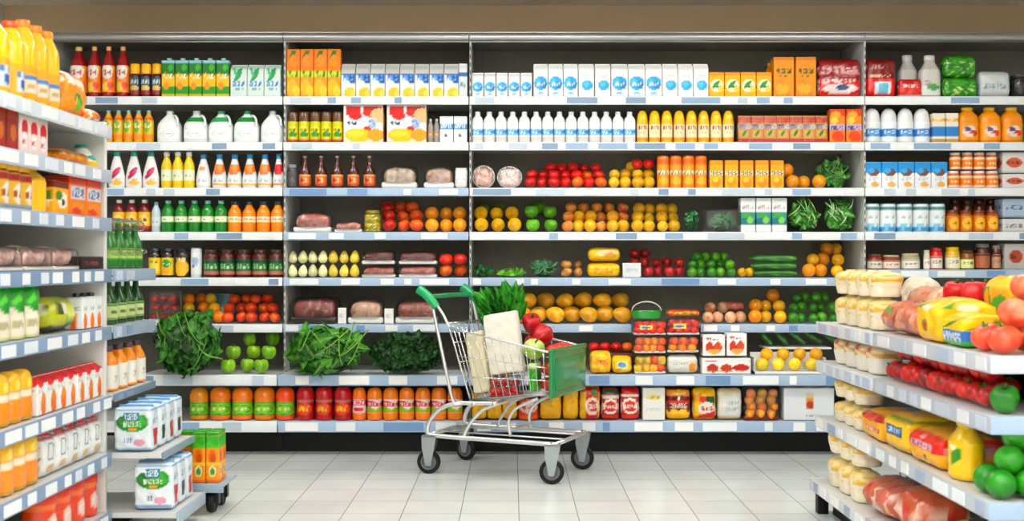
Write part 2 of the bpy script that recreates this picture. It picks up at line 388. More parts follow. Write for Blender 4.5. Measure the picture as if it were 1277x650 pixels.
def fruitpack(w, d, h, items, nx, nz, tray='e8ecec', traykind='gloss', label=None, seed=1, name='tomato'):
    """A film-wrapped tray: ITEMS are fruit meshes laid nx by nz."""
    m = Model(d); g = random.Random(seed); th = h * .14
    m.add('tray', M().rbox(w, d, th, th * .4, (4, 4, 3), col=tray).build('tray', traykind, 40))
    dx = w * .92 / nx; dz = (h - th) * .9 / nz; r = min(dx, dz * 1.05) / 2
    for k in range(nz):
        for i in range(nx):
            me = g.choice(items)
            x = (i + .5) * dx - w * .46 + (dx * .12 if k % 2 else -dx * .05)
            o = m.add(name, me, None, (x, -d * .5 + r * 1.05 + k * r * .18, th * .6 + dz * (k + .5)), (g.uniform(-.5, .5), g.uniform(-.5, .5), g.uniform(0, 6)))
    if label: m.add('label', M().rbox(w * .4, .002, h * .32, .0009, (10, 2, 8), label).build('label', 'print'), None, (-w * .12, -d * .5 - .006, h * .36))
    m.add('film', M().rbox(w, d * 1.04, h, min(d, h) * .25, (10, 6, 8)).build('film', 'film', 0, pouch_def(h, d, seed, amp=.002, ends=False)))
    return m
def jug(w, h, cap, tag=None, asp=.8):
    m = Model(w * asp); r = w / 2
    p = [(1e-5, 0), (.93*r, 0), (r, .03*h), (r, .48*h), (.93*r, .58*h), (.72*r, .7*h), (.42*r, .82*h), (.27*r, .87*h), (.26*r, .93*h)]
    m.add('bottle', M().lathe(p, 28, 'f4f8f8', None, None, 3.2, asp).build('bottle', 'gloss', 50))
    m.add('cap', M().lathe([(.3*r, .9*h), (.31*r, .91*h), (.31*r, .985*h), (.27*r, h), (1e-5, h)], 16, cap).build('cap', 'gloss', 50))
    m.add('handle', M().tube(curve([(.3*r, -.1*r, .84*h), (.62*r, -.55*r, .82*h), (.86*r, -.7*r, .7*h), (.9*r, -.78*r, .5*h)], 6), .1*r, 'eef4f4', 10).build('handle', 'gloss', 0))
    m.add('label', M().grid(*ring_patch(r, asp, .14*h, .4*h, P_('f6fafa', ('o', .5, .5, .3, .42, .72, 'cfdcdc'), ('s', .32, .4, .68, .6, 5, 3, 'c0d4d8')))).build('label', 'print', 0))
    if tag: m.add('neck_tag', M().lathe([(.56*r, .785*h), (.64*r, .755*h), (.79*r, .69*h), (.87*r, .65*h)], 20, tag, None, None, 3.2, asp * 1.03).build('neck_tag', 'print', 0))
    return m
def ring_patch(r, asp, z0, z1, paint, k=1.012, sq=3.2):
    a = np.linspace(PI * 1.2, PI * 1.8, 18); z = np.linspace(z0, z1, 14)
    q = (np.abs(np.cos(a)) ** sq + np.abs(np.sin(a)) ** sq) ** (-1 / sq) * r * k
    X = np.broadcast_to(q * np.cos(a), (14, 18)); Y = np.broadcast_to(q * np.sin(a) * asp, (14, 18)); Z = np.repeat(z[:, None], 18, 1)
    u = (X - X.min()) / (X.max() - X.min()); v = (Z - z0) / (z1 - z0)
    return np.stack([X, Y, Z], -1), paint(u, v)
# ================================================================== BACK WALL OF SHELVING
D = 6.76                      # front plane of the upper shelves
DB = 6.60                     # front plane of the two bottom decks
YB = 7.24                     # back panels
LIP = {1: 121, 2: 178, 3: 235, 4: 290, 5: 347, 6: 405, 7: 468, 8: 526}
def lev(l, bay=0):
    y = DB if l >= 7 else D
    p = 337 if (l == 5 and bay == 5) else LIP[l]
    return wz(p, y), y
WHITE, BLUE = 'f1f5f8', '9fb9d6'
def box_obj(name, x0, x1, y0, y1, z0, z1, col, kind, parent, r=0):
    b = M()
    if r: b.rbox(x1 - x0, y1 - y0, z1 - z0, r, (2, 2, 2), col=col, off=((x0 + x1) / 2, (y0 + y1) / 2, z0))
    else: b.box(x0, x1, y0, y1, z0, z1, col)
    o = bpy.data.objects.new(name, b.build(name, kind)); COL.objects.link(o)
    if parent is not None:
        o.parent = parent; bpy.context.view_layer.update(); o.matrix_parent_inverse = Matrix.Identity(4)
    return o
def empty(name, label, cat, group=None, loc=(0, 0, 0)):
    o = bpy.data.objects.new(name, None); COL.objects.link(o); o.location = loc; o.empty_display_size = .1
    tagit(o, label, cat, group); return o
def shelf_part(parent, x0, x1, y, z, yb, rail, tags, seed, name='shelf', tagcol=(WHITE, BLUE), th=.022, rh=.047):
    s = box_obj(name, x0, x1, y + .004, yb, z - th, z, 'd9dcda', 'paint', parent)
    box_obj('price_rail', x0, x1, y - .008, y + .004, z - rh, z + .003, rail, 'paint', s, .003)
    g = random.Random(seed); x = x0 + g.uniform(.01, .12)
    for i in range(tags):
        w = g.choice([.05, .07, .1, .14, .2]) * g.uniform(.8, 1.2)
        if x + w > x1 - .01: break
        box_obj('price_tag', x, x + w, y - .012, y - .0075, z - rh + .008, z - .004, g.choice(tagcol), 'print', s)
        x += w + g.uniform(.04, .22)
    return s
BAYX = {1: (60, 353), 2: (353, 585), 4: (585, 1078), 5: (1078, 1345)}
BAYN = {1: 'drinks bay', 2: 'meat bay', 4: 'produce bay', 5: 'end bay'}
LEVN = {1: 'top', 2: 'second', 3: 'third', 4: 'fourth', 5: 'fifth', 6: 'sixth', 7: 'seventh', 8: 'bottom'}
BAYL = {1: 'grey steel wall shelving unit stocked mostly with bottled drinks', 2: 'grey steel wall shelving unit with meat packs and juice cartons',
        4: 'double-width grey steel wall shelving unit full of fruit and vegetables', 5: 'grey steel wall shelving unit behind the low bread gondola'}
for b, (p0, p1) in BAYX.items():
    x0, x1 = wx(p0, D), wx(p1, D)
    u = empty('shelving_unit', BAYL[b], 'shelving', 'wall shelving units')
    box_obj('back_panel', x0 + .002, x1 - .002, YB, YB + .03, .06, 2.52, '84827c', 'matte', u)
    for xx in ([x0, x1] if b == 5 else [x0]):
        sx = 1 if xx == x0 else -1; xx += sx * .007
        up = box_obj('upright', xx - .0055, xx + .0055, D + .012, YB, .05, 2.5, 'cccecb', 'paint', u, .003)
        slots = M()
        for k in range(46): slots.box(xx - .0025, xx + .0025, D + .0105, D + .012, .3 + k * .047, .325 + k * .047, '3a3a38')
        o = bpy.data.objects.new('slot_strip', slots.build('slot_strip', 'matte')); COL.objects.link(o); o.parent = up
    for l in range(1, 9):
        z, y = lev(l, b)
        segs = [(x0, x1)]
        if l == 6 and b == 4: segs = [(x0, wx(788, D)), (wx(873, D), x1)]
        if l == 7 and b == 1: segs = [(wx(184, D), x1)]
        pass
        for i, (a, c) in enumerate(segs):
            blue = (l >= 5 and b != 1) or (l in (4, 3) and b == 2) 
            s = shelf_part(u, a + .003, c - .003, y, z, YB, 'b4c8de' if blue else 'eef3f6', int((c - a) * 5), l * 31 + b * 7 + i, 'shelf' if l < 8 else 'base_deck',
                       ((WHITE, WHITE, 'fdfdfd', '7f9fc6') if blue else (BLUE, '8ea6bf', 'c9d6e2', WHITE)), rh=.047 if l < 7 else .062)
    # brackets under the shelves
    box_obj('kick_plate', wx(p0, D) + .002, wx(p1, D) - .002, D + .001, D + .03, 0, lev(8)[0] - .062, '101314', 'rubber', u)
    c = box_obj('canopy', x0 + .002, x1 - .002, D + .02, YB, 2.5, 2.52, '8d8a84', 'paint', u)
    t = np.linspace(-PI * .5, PI * .5, 11)
    pr = M()
    xs = np.array([x0 + .003, x1 - .003])
    pr.grid(np.stack([np.repeat(xs[None], 11, 0), np.repeat((D + .02 - .03 * np.cos(t))[:, None], 2, 1), np.repeat((2.499 + .027 * np.sin(t))[:, None], 2, 1)], -1), lin('b4b6b8'))
    pr.box(x0 + .003, x1 - .003, D + .016, D + .03, 2.47, 2.53, 'a8aaaa')
    o = bpy.data.objects.new('canopy_rail', pr.build('canopy_rail', 'metal', 0)); COL.objects.link(o); o.parent = c
# ------------------------------------------------------------------ rows of products
def ordtxt(i, n):
    if n == 1: return ''
    if n == 2: return ', the ' + ('left' if i == 0 else 'right') + ' one'
    return f', {ORD[i]} from left'
def row(name, fn, x0, x1, n, l, ytop, desc, cat, bay, gap=.95, dy=.03, group=None, dz=0, jit=0, where=None, rz=0, names=None, clamp=True):
    z, yf = lev(l, bay); z += dz + .004; b0, b1 = BAYX[bay] if clamp else (-999, 9999); x0 = max(x0, CX + (wx(b0, D) + .0145) * F / (yf + dy)); x1 = min(x1, CX + (wx(b1, D) - .002) * F / (yf + dy))
    d = yf + dy; pit = (x1 - x0) / n; w = pit * d / F * gap; h = wz(ytop, d) - z
    mdl = fn(w, h); out = []
    for i in range(n):
        px = x0 + (i + .5) * pit; dd = d + mdl.depth / 2
        wh = where or f'on {BAYN[bay]} {LEVN[l]} shelf'
        out.append(inst(mdl, name, (wx(px, d), dd + R.uniform(0, jit), z), f'{desc}{ordtxt(i, n)} {wh}', cat, group or f'{desc}s {wh}' if n > 1 else None, (0, 0, rz + R.uniform(-.04, .04) * (jit > 0))))
    return out
def pile(name, mdls, rows, l, dia, desc, cat, bay, dy=.03, where=None, step=.8, seed=3, rnd=True, lie=None, auto=True, rnd_off=False):
    """ROWS from the bottom up, each (x0, x1, n). MDLS: fruit models of diameter 1 px-free size (already in metres)."""
    z, yf = lev(l, bay); z += .004; g = random.Random(seed)
    wh = where or f'on {BAYN[bay]} {LEVN[l]} shelf'
    nm = ['bottom', 'middle', 'top'] if len(rows) == 3 else ['lower', 'upper'] if len(rows) == 2 else ['']
    if len(rows) == 4: nm = ['bottom', 'second', 'third', 'top']
    b0, b1 = BAYX[bay]; x_lo, x_hi = CX + (wx(b0, D) + .0145) * F / (yf + dy), CX + (wx(b1, D) - .004) * F / (yf + dy + .36)
    rows = [(max(a, x_lo), min(c, x_hi), n) for a, c, n in rows]
    dd_ = 2 * mdls[0].r * mdls[0].mx * F / (yf + dy)
    if auto: rows = [(a, c, n if n == 1 else max(2, int((c - a) / (dd_ * .83)))) for a, c, n in rows]
    pit = min((c - a) / n for a, c, n in rows) * (yf + dy) / F
    k0 = mdls[0]; zig = auto and not rnd_off; sc = min(1, pit * (1.19 if zig else .97) / (2 * k0.r * k0.mx)); de = 2 * k0.r * sc * max(1, k0.mx if k0.kind in ('apple', 'pepper') else 1)
    bs = (1.2 if zig else .66) * de if auto else .02
    for k, (x0, x1, n) in enumerate(rows):
        for i in range(n):
            m = g.choice(mdls); d = yf + dy + max(dia, de) / 2 + k * bs + (.64 * de * (i % 2) if zig and n > 1 else 0)
            px = x0 + (i + .5) * (x1 - x0) / n
            rot = (g.uniform(-.5, .5), g.uniform(-.5, .5), g.uniform(0, 6.2)) if rnd else (g.uniform(-.1, .1), g.uniform(-.1, .1), g.uniform(-.3, .3))
            if m.kind == 'lemon': rot = (PI / 2 + g.uniform(-.25, .25), 0, g.uniform(-.35, .35))
            if m.kind == 'mango': rot = (g.uniform(-.15, .15), PI / 2 + g.uniform(-.3, .3), g.uniform(-.4, .4))
            s = sc * g.uniform(.95, 1.0)
            o_ = f', {ORD[i]} from left' if n > 1 else ''
            rw = (f' in {nm[k]} row' if nm[k] and n > 1 else f', {nm[k]} one' if nm[k] else '')
            inst(m, name, (wx(px, yf + dy + dia / 2 + k * bs), d + g.uniform(0, .002), z + m.r * s * m.mz + .001 + k * (de * 1.0 if auto else dia) * step), f'{desc}{o_}{rw} {wh}', cat, f'{desc} pile {wh}', rot, s)
px = lambda n: n * D / F      # length of N photo pixels on the shelf plane
# ---- prints
juiceP = P_('2f9a2c', ('b', .55, 1, '1f7d2a'), ('w', .6, .05, 1, 0, .3, 'f3c62c'), ('s', .15, .48, .85, .64, 4, 5, 'fff3d0'), ('e', .35, .3, .2, .1, 'f29a1a'), ('b', 0, .07, 'e4c832'), ('e', .7, .8, .22, .08, '49b63a'), ('b', .93, 1, '9ccfe0'))
mintP = P_('dfeeea', ('l', .48, .7, .34, .14, .7, '31a567'), ('l', .3, .78, .2, .09, 2.2, '5cc08a'), ('s', .12, .34, .9, .5, 5, 8, '2f86c9'), ('s', .2, .22, .8, .28, 6, 2, '8fb8cc'), ('b', .93, 1, 'c4d8d2'))
orangeP = P_('f7a51c', ('b', .56, .95, 'f08a12'), ('l', .45, .9, .3, .06, .3, '2f7a22'), ('e', .5, .74, .34, .13, 'f59b15'), ('b', .42, .56, 'd7e23c'), ('s', .12, .43, .9, .54, 5, 11, '2c8a2c'), ('e', .4, .2, .4, .17, 'fdc62a'), ('e', .72, .12, .3, .12, 'ffd84a'), ('b', .97, 1, 'e08a10'))
milkblueP = P_('f6f8f8', ('b', .72, 1, 'c9ccca'), ('d', .7, .0, .42, '1f66b4'), ('d', .5, -.4, .0, 'f4f8fa'), ('s', .15, .52, .85, .66, 4, 21, '7fb6ea'), ('e', .62, .13, .42, .16, 'f2d22e'), ('e', .8, .1, .2, .1, 'f6e27a'))
cerealP = P_('f4f4f6', ('w', .84, .08, 1.5, 1, .0, 'f4f4f6'), ('r', .08, .72, .42, .98, 'd01f1c'), ('e', .3, .72, .16, .12, 'd8261e'), ('r', .5, .8, .98, .98, 'c2281c'), ('e', .68, .78, .2, .1, 'cc3022'), ('e', .9, .72, .22, .2, 'e8c898'), ('s', .1, .46, .36, .56, 4, 30, '3a4a72'), ('r', .62, .38, .82, .62, 'c6d8f0'), ('s', .64, .4, .8, .6, 3, 32, '8aa6d0'), ('e', .6, .28, .12, .16, 'd2381e'), ('e', .36, .2, .34, .18, 'f7cf22'), ('e', .3, .24, .22, .09, 'ffe14a'), ('e', .82, .2, .22, .16, 'f4ae2a'), ('b', 0, .04, 'f3e2a0'))
blueP = P_('f7fafb', ('e', .5, .42, .46, .2, '3fb2e6'), ('e', .3, .5, .2, .1, '63c8ee'), ('e', .7, .36, .2, .12, '2a8fd0'), ('s', .2, .34, .8, .46, 3, 44, 'e8f6fc'), ('b', 0, .05, 'd6e8ee'), ('e', .5, .12, .2, .04, '9ed4ee'))
ringP = P_('f9fbfb', ('e', .55, .36, .36, .15, '3db4e2'), ('e', .5, .38, .18, .08, '6fd0f0'), ('s', .2, .62, .8, .67, 5, 4, 'd0dde0'))
whiteblueP = P_('f4f6f7', ('b', .3, .62, '5fb0e0'), ('n', .3, .62, .15, 5, 22, '9fd4f0'), ('d', .5, .2, .4, '3f8fce'), ('s', .18, .4, .8, .52, 4, 13, 'eaf6fc'), ('b', 0, .2, 'e0d8d4'))
yellowP = P_('fbc013', ('e', .5, .46, .42, .26, 'f6f2d0'), ('l', .45, .5, .3, .1, .5, '4a9a35'), ('s', .2, .34, .8, .44, 4, 17, '2f6f6a'), ('b', .88, 1, 'e8a010'), ('e', .75, .32, .2, .1, 'f9dc50'))
tallorP = P_('f2a012', ('s', .14, .6, .9, .7, 5, 51, '3a5a18'), ('s', .3, .48, .8, .56, 3, 52, '4b6a1c'), ('e', .4, .2, .35, .14, 'f8b82c'), ('n', 0, .4, .3, 8, 14, 'e88c10'), ('b', .93, 1, 'd98a10'))
redP = P_('8e0f16', ('b', 0, .42, 'cf1a1e'), ('s', .05, .6, .95, .78, 4, 61, 'e0b0b0'), ('w', .62, .05, 1.2, 2, .56, 'c8888a'), ('e', .5, .22, .4, .12, 'f3e6e6'), ('e', .55, .25, .14, .08, '3b5d86'), ('s', .1, .36, .9, .46, 5, 63, 'f0d4d0'), ('b', 0, .06, 'e24028'))
redP2 = P_('7d0c12', ('b', 0, .46, 'e02020'), ('r', .3, .06, .8, .4, 'e9f4f8'), ('r', .4, .12, .7, .36, '7cc3dc'), ('s', .1, .7, .6, .82, 4, 66, 'd0a0a0'), ('s', .15, .5, .85, .56, 5, 67, 'f2c0a0'))
redsP = P_('c81a1c', ('e', .5, .4, .4, .3, 'e23a2a'), ('s', .15, .5, .85, .7, 4, 71, 'f2d8d0'), ('b', 0, .12, 'f0e8e4'))
yelbotL = P_('f8ecc8', ('b', .86, 1, 'f8c818'), ('s', .12, .55, .88, .78, 4, 81, 'b0402a'), ('s', .2, .34, .8, .46, 5, 82, 'c88030'), ('b', 0, .14, 'f5a81a'))
redL = P_('f3b62c', ('w', .7, .12, 1, 2, 0, 'f0922a'), ('e', .5, .78, .4, .3, 'f4ece4'), ('s', .15, .62, .85, .84, 4, 91, 'b02032'), ('e', .35, .2, .3, .16, 'ffd860'), ('e', .75, .26, .2, .14, 'e0401c'))
sauceL = P_('20303e', ('b', .55, .95, '2d4c66'), ('s', .1, .6, .9, .85, 4, 95, 'c8d8d0'), ('e', .5, .35, .4, .18, 'd8c07c'), ('b', 0, .2, '8a1712'))
deterL = P_('f4f2f4', ('l', .5, .62, .42, .15, .8, 'b61d52'), ('l', .62, .7, .2, .1, .6, 'd84a80'), ('e', .6, .16, .3, .12, 'f0c23a'), ('s', .2, .3, .8, .38, 5, 97, 'a8b0c8'))
whiteL = P_('e8f4f6', ('b', .9, 1, 'c4e0e8'), ('s', .2, .5, .8, .66, 5, 99, '8fb8c8'), ('s', .2, .28, .8, .36, 6, 98, 'b0ccd4'))
orwin = P_('e9eef0', ('e', .5, .98, .5, .5, 'ef7c1e'), ('e', .5, 1.0, .3, .36, 'f49a3c'), ('b', 0, .12, 'f0c860'), ('s', .2, .2, .8, .32, 5, 103, 'a8bcc6'))
redwin = P_('e9eef0', ('e', .5, .98, .5, .5, 'd8232a'), ('b', 0, .12, 'f0a060'), ('s', .2, .2, .8, .32, 5, 103, 'a8bcc6'))
whwin = P_('f2f4f4', ('e', .5, .8, .2, .12, 'f0a468'), ('s', .2, .2, .8, .32, 5, 103, 'b8c8d0'))
yelL = P_('f2c43a', ('e', .5, .5, .42, .36, 'f8dc80'), ('s', .15, .4, .85, .62, 4, 107, '7a3a1c'), ('b', 0, .2, 'c83a22'))
greenL = P_('dfe8c0', ('e', .5, .5, .46, .4, 'f4f4e0'), ('s', .2, .4, .8, .6, 4, 109, '4a8a2c'), ('b', 0, .1, '5aa83a'))
orL = P_('f8ead0', ('b', .45, .55, 'f4b050'), ('s', .2, .56, .8, .8, 4, 111, 'd07818'), ('b', 0, .1, 'f4a020'))
jarL = P_('2f6b3c', ('b', .8, 1, '1e4a2a'), ('s', .08, .4, .92, .72, 4, 113, 'a8d8a0'), ('b', 0, .22, 'b87868'))
yjarL = P_('f0d23e', ('e', .5, .42, .4, .34, 'f7e25e'), ('s', .2, .7, .8, .86, 4, 115, '3a5a28'), ('b', 0, .12, 'c8a020'))
gyjarL = P_('e8cf3a', ('e', .5, .66, .34, .26, '3da04a'), ('s', .2, .58, .8, .72, 3, 117, 'eaf4d0'), ('e', .5, .25, .3, .2, 'f5b020'))
glabL = P_('8cc63a', ('b', .9, 1, '5f9f22'), ('o', .5, .45, .46, .34, .72, '3f8a1e'), ('s', .2, .36, .8, .56, 5, 119, 'd8f0a0'), ('b', 0, .08, '5f9f22'))
fireL = P_('a8101a', ('e', .5, .45, .42, .36, 'e04a18'), ('s', .2, .3, .8, .64, 2, 121, 'f7c83c'), ('b', .84, 1, 'c88080'))
pinkL = P_('f6d8dc', ('b', .6, .95, 'e35a76'), ('s', .1, .62, .9, .9, 4, 123, 'f8eaea'), ('e', .5, .3, .34, .16, 'c81e2e'), ('b', 0, .1, 'f0a0a0'))
swirlL = P_('f2e2d4', ('w', .84, .08, 1, 0, .52, 'cf2a4a'), ('s', .1, .58, .9, .78, 4, 125, 'f6dde0'), ('w', .42, .1, 1, 1, .12, '9fb52c'), ('b', 0, .1, 'f0a840'))
beerL = P_('d8702c', ('s', .1, .3, .9, .7, 4, 127, 'f6d8a8'), ('b', .86, 1, 'e8b070'), ('b', 0, .14, 'b04a1c'), ('e', .3, .5, .16, .2, 'b8201c'))
ycanP = P_('d6d41e', ('e', .5, .55, .44, .24, 'f0e030'), ('e', .55, .35, .36, .14, '3f8f2c'), ('b', 0, .12, 'd24a20'), ('s', .15, .52, .85, .66, 4, 129, '5a7a10'))
# ---- drinks bay
def B(shape, col, cap, lab=None, lv=(.12, .55), kind='gloss', **k): return lambda w, h: bottle(w, h, shape, col, cap, lab, lv, kind, **k)
def Ct(p, top=None, cap=None, dr=.75, **k): return lambda w, h: carton(w, w * dr, h, p, top, cap, **k)
row('syrup_bottle', B('soda', '9c1622', 'e8d48a', redL, (.1, .62)), 83.5, 105.5, 1, 1, 57, 'red syrup bottle behind the orange juice bags', 'bottle', 1)
row('syrup_bottle', B('soda', '9c1622', 'e8b878', redL, (.1, .62)), 106, 160, 3, 1, 57, 'red syrup bottle', 'bottle', 1, .88)
row('sauce_bottle', B('spice', '5c140f', 'f8c010', sauceL, (.08, .62)), 160, 201, 3, 1, 79, 'dark sauce bottle with yellow cap', 'bottle', 1)
row('juice_carton', Ct(juiceP, None, 'b8dce8'), 201, 286, 5, 1, 75, 'green and yellow juice carton', 'carton', 1)
row('milk_carton', Ct(mintP, 'gable'), 287, 350, 3, 1, 81, 'pale carton with green leaf print', 'carton', 1, .97)
row('fruit_drink_bottle', B('pet', 'f2b31c', '78b4b4', P_('e3c33a', ('e', .4, .6, .34, .3, '7fb53a'), ('s', .1, .5, .9, .7, 4, 131, 'f8f0c0'), ('b', 0, .25, 'f09a1c'), ('b', .85, 1, 'e86a24')), (.1, .8)), 127, 190, 5, 2, 137, 'yellow fruit drink bottle, teal cap', 'bottle', 1)
for i, (a, b, cp, tg) in enumerate([(193, 224, 'dfe6e6', None), (226, 258, 'dfe6e6', '2f9a4a'), (257, 289, '2fa57c', '3fb06a'), (289, 322, '2f9a6a', '2f9a4a'), (323, 352.5, 'b9c4c2', None)]):
    row('milk_jug', lambda w, h: jug(w, h, cp, tg), a, b, 1, 2, 137, ['white milk jug beside the yellow fruit drinks', 'white milk jug with green neck tag and white cap', 'white milk jug with teal cap, middle one', 'white milk jug with dark green cap and tag', 'white milk jug with grey cap beside upright'][i], 'jug', 1, group='white milk jugs')
row('detergent_bottle', B('cone', 'f3f1f3', '2f9f9a', deterL, (.06, .62), asp=.6), 133, 197, 3, 3, 188, 'white bottle with crimson leaf print', 'bottle', 1)
row('yogurt_bottle', B('neck', 'f6d316', 'f4f4ee', P_('eef2d8', ('s', .2, .4, .8, .6, 4, 133, 'b8c890')), (.2, .5)), 199, 241, 3, 3, 189, 'yellow drink bottle with white cap', 'bottle', 1)
row('milk_drink_bottle', B('cone', 'f2f2f0', '3f9fd0', whwin, (.08, .7)), 242, 261, 1, 3, 192, 'white cone-shaped drink bottle with blue cap', 'bottle', 1)
row('milk_drink_bottle', B('cone', 'eceff0', '3f9fd0', orwin, (.08, .7)), 262, 338, 4, 3, 192, 'orange and white cone bottle', 'bottle', 1)
row('milk_drink_bottle', B('cone', 'eceff0', '3f9fd0', redwin, (.08, .7)), 338.5, 354, 1, 3, 192, 'red and white cone-shaped bottle beside upright', 'bottle', 1)
row('sauce_bottle', B('pet', '7d1f14', 'e8ecec', yelL, (.1, .62)), 138, 186, 3, 4, 249, 'brown sauce bottle with white cap', 'bottle', 1)
row('water_bottle', B('pet', 'c8d8de', '8fb0bc', P_('d8e4e8', ('s', .2, .4, .8, .6, 4, 135, '9ab0ba')), (.2, .5)), 187, 199, 1, 4, 252, 'pale clear water bottle beside green bottles', 'bottle', 1)
row('soda_bottle', B('pet', '1f8a2e', '8fc4cc', greenL, (.3, .5)), 199, 282, 5, 4, 250, 'green bottle with pale blue cap', 'bottle', 1)
row('juice_bottle', B('neck', 'f3981c', '3c4450', orL, (.3, .5)), 282, 354, 4, 4, 251, 'orange juice bottle with dark cap', 'bottle', 1)
row('spread_jar', B('jar', '3a2416', '22262a', yjarL, (.08, .68)), 183, 199, 1, 5, 310, 'black-lidded jar with plain yellow label', 'jar', 1)
row('spread_jar', B('jar', '3a2416', '22262a', gyjarL, (.08, .68)), 199, 215, 1, 5, 310, 'black-lidded jar with green and yellow label', 'jar', 1)
row('spread_jar', B('jar', '42301a', '22262a', P_('30261c', ('e', .5, .4, .46, .46, 'f4c236'), ('s', .15, .72, .85, .9, 4, 137, 'e8e0c0')), (.05, .75)), 216, 235, 1, 5, 310, 'wide black-lidded jar with round yellow label', 'jar', 1)
row('seasoning_bottle', B('can', 'e4eaf0', 'aebccb', P_('eef2f6', ('e', .5, .6, .3, .2, 'b0c4dc'), ('s', .2, .3, .8, .45, 4, 139, '7f93b0')), (.1, .85)), 236, 250, 1, 5, 309, 'slim white seasoning bottle between the jars', 'bottle', 1)
row('sauce_jar', B('jar', '5a2018', '4a2a24', jarL, (.1, .64)), 251, 353, 5, 5, 311, 'brown jar with green label', 'jar', 1)
# fruit on the sixth shelf
fd = px(15)
MD = {}
def FM(key, *a, **k):
    if key not in MD: MD[key] = [fruit(*a, seed=s, **k) for s in (1, 2, 3)]
    return MD[key]
LEM = FM('lem', fd, 'f4b81a', 'f9cf2e', 'orange'); ORA = FM('ora', fd, 'f08a16', 'f49c22', 'orange'); TOM = FM('tom', fd, 'e0421a', 'f0641e', 'tomato', c3='f0801e'); RTOM = FM('rtom', fd * 1.1, 'c01a16', 'dc2c1c', 'tomato')
row('tomato_punnet', lambda w, h: fruitpack(w, .12, h, [fruit_mesh(px(11), 'a01020', 'c41a28', 'tomato', s)[0].build('tomato', 'skin', 0) for s in (1, 2)], 3, 3), 183, 222, 1, 6, 362, 'wrapped punnet of dark red tomatoes', 'punnet', 1)
pile('orange', LEM + ORA[:1], [(226, 277, 4), (227, 276, 4), (229, 270, 3)], 6, fd, 'yellow-orange fruit', 'fruit', 1, step=.72)
pile('tomato', TOM, [(277, 350, 5), (279, 347, 5), (286, 338, 4)], 6, fd, 'orange-red tomato', 'tomato', 1, step=.72)
row('plastic_lid_tray', lambda w, h: carton(w, .1, h, P_('8fb6be', ('b', .6, 1, '5f98a8'), ('s', .2, .2, .8, .5, 4, 141, 'd0e4e8')), kind='gloss', name='tray'), 256, 292, 1, 6, 366, 'pale blue plastic tray behind the yellow-orange fruit', 'tray', 1, dy=.33)
# jars on the base deck
def domej(c, lab, lv=(.14, .56)): return lambda w, h: bottle(w, h, 'dome', c, None, lab, lv, name='jar')
row('juice_jar', domej('e0961c', glabL), 233, 257.5, 1, 8, 485, 'amber juice jar with green label at far left', 'jar', 1)
row('juice_jar', domej('f28a14', glabL), 258, 341, 3, 8, 484, 'orange juice jar with green label', 'jar', 1)
row('juice_jar', domej('ea5a1c', glabL), 341, 366, 1, 8, 484, 'red-orange juice jar with green label', 'jar', 1, clamp=False)
row('ketchup_bottle', lambda w, h: bottle(w, h, 'dome', 'c0141c', None, fireL, (.1, .62), name='bottle'), 367, 438, 3, 8, 483, 'red ketchup bottle', 'bottle', 2)
row('juice_bottle', lambda w, h: bottle(w, h, 'dome', 'f07f16', None, pinkL, (.2, .64), name='bottle'), 438, 456, 1, 8, 484, 'orange bottle with pink label beside ketchup', 'bottle', 2)
row('juice_bottle', lambda w, h: bottle(w, h, 'dome', 'ef8a1c', None, swirlL, (.2, .64), name='bottle'), 456, 577, 6, 8, 484, 'orange bottle with red swirl label', 'bottle', 2)
# ---- meat bay
row('juice_carton', Ct(orangeP, None, None), 356, 425, 4, 1, 61, 'tall orange juice carton', 'carton', 2, .97)
row('milk_carton', Ct(milkblueP, 'gable', None), 425, 572, 8, 1, 80, 'white carton with blue and yellow print', 'carton', 2, .96)
row('milk_carton', Ct(P_('e8eef2', ('b', .62, .74, '3f78b4'), ('s', .2, .3, .8, .44, 4, 143, '7fa0c0')), 'gable', None), 572, 583, 1, 1, 80, 'slim white carton beside the upright post', 'carton', 2)
row('drink_can', lambda w, h: bottle(w, h, 'can', '6a4a2a', '4a3a2c', ycanP, (.04, .68), name='can'), 357, 427, 5, 2, 139, 'yellow-green can with dark lid', 'can', 2)
row('cereal_box', lambda w, h: carton(w, .12, h, cerealP, None, None, P_('ecd8b0', ('e', .5, .25, .5, .25, 'ee9a3c'), ('b', .8, 1, 'd8a070')), res=(30, 8, 30), name='box'), 427, 479, 1, 2, 131, 'white and red fruit cereal box beside cans', 'box', 2)
row('cereal_box', lambda w, h: carton(w, .12, h, cerealP, None, None, P_('ecd8b0', ('e', .5, .25, .5, .25, 'ee9a3c'), ('b', .8, 1, 'd8a070')), res=(30, 8, 30), name='box'), 481, 533, 1, 2, 131, 'white and red fruit cereal box beside small bottles', 'box', 2)
row('water_bottle', B('pet', 'a8a49c', 'c8ccd0', P_('b89a80', ('s', .2, .4, .8, .6, 3, 145, 'e8e0d8')), (.2, .5)), 533, 548, 2, 2, 148, 'small greyish bottle', 'bottle', 2)
row('milk_carton', Ct(P_('f2f6f8', ('b', .52, .72, '4f94c8'), ('s', .1, .54, .9, .7, 4, 147, 'e8f4fc'), ('e', .45, .26, .12, .07, '5a6478'), ('b', .9, 1, 'dfe8ec')), None, None), 548, 583, 2, 2, 145, 'white carton with blue band', 'carton', 2)
row('pepper_jar', B('jar', '4e4c4a', '8e9698', P_('5a5654', ('s', .2, .3, .8, .6, 3, 149, '8a8682')), (.1, .7)), 355, 370, 1, 3, 205, 'dark grey jar beside brown sauce bottles', 'jar', 2)
row('sauce_bottle', B('beer', '4a1c10', 'b8a8a0', beerL, (.06, .42)), 369, 470, 5, 3, 194, 'brown glass bottle with orange label', 'bottle', 2, .72)
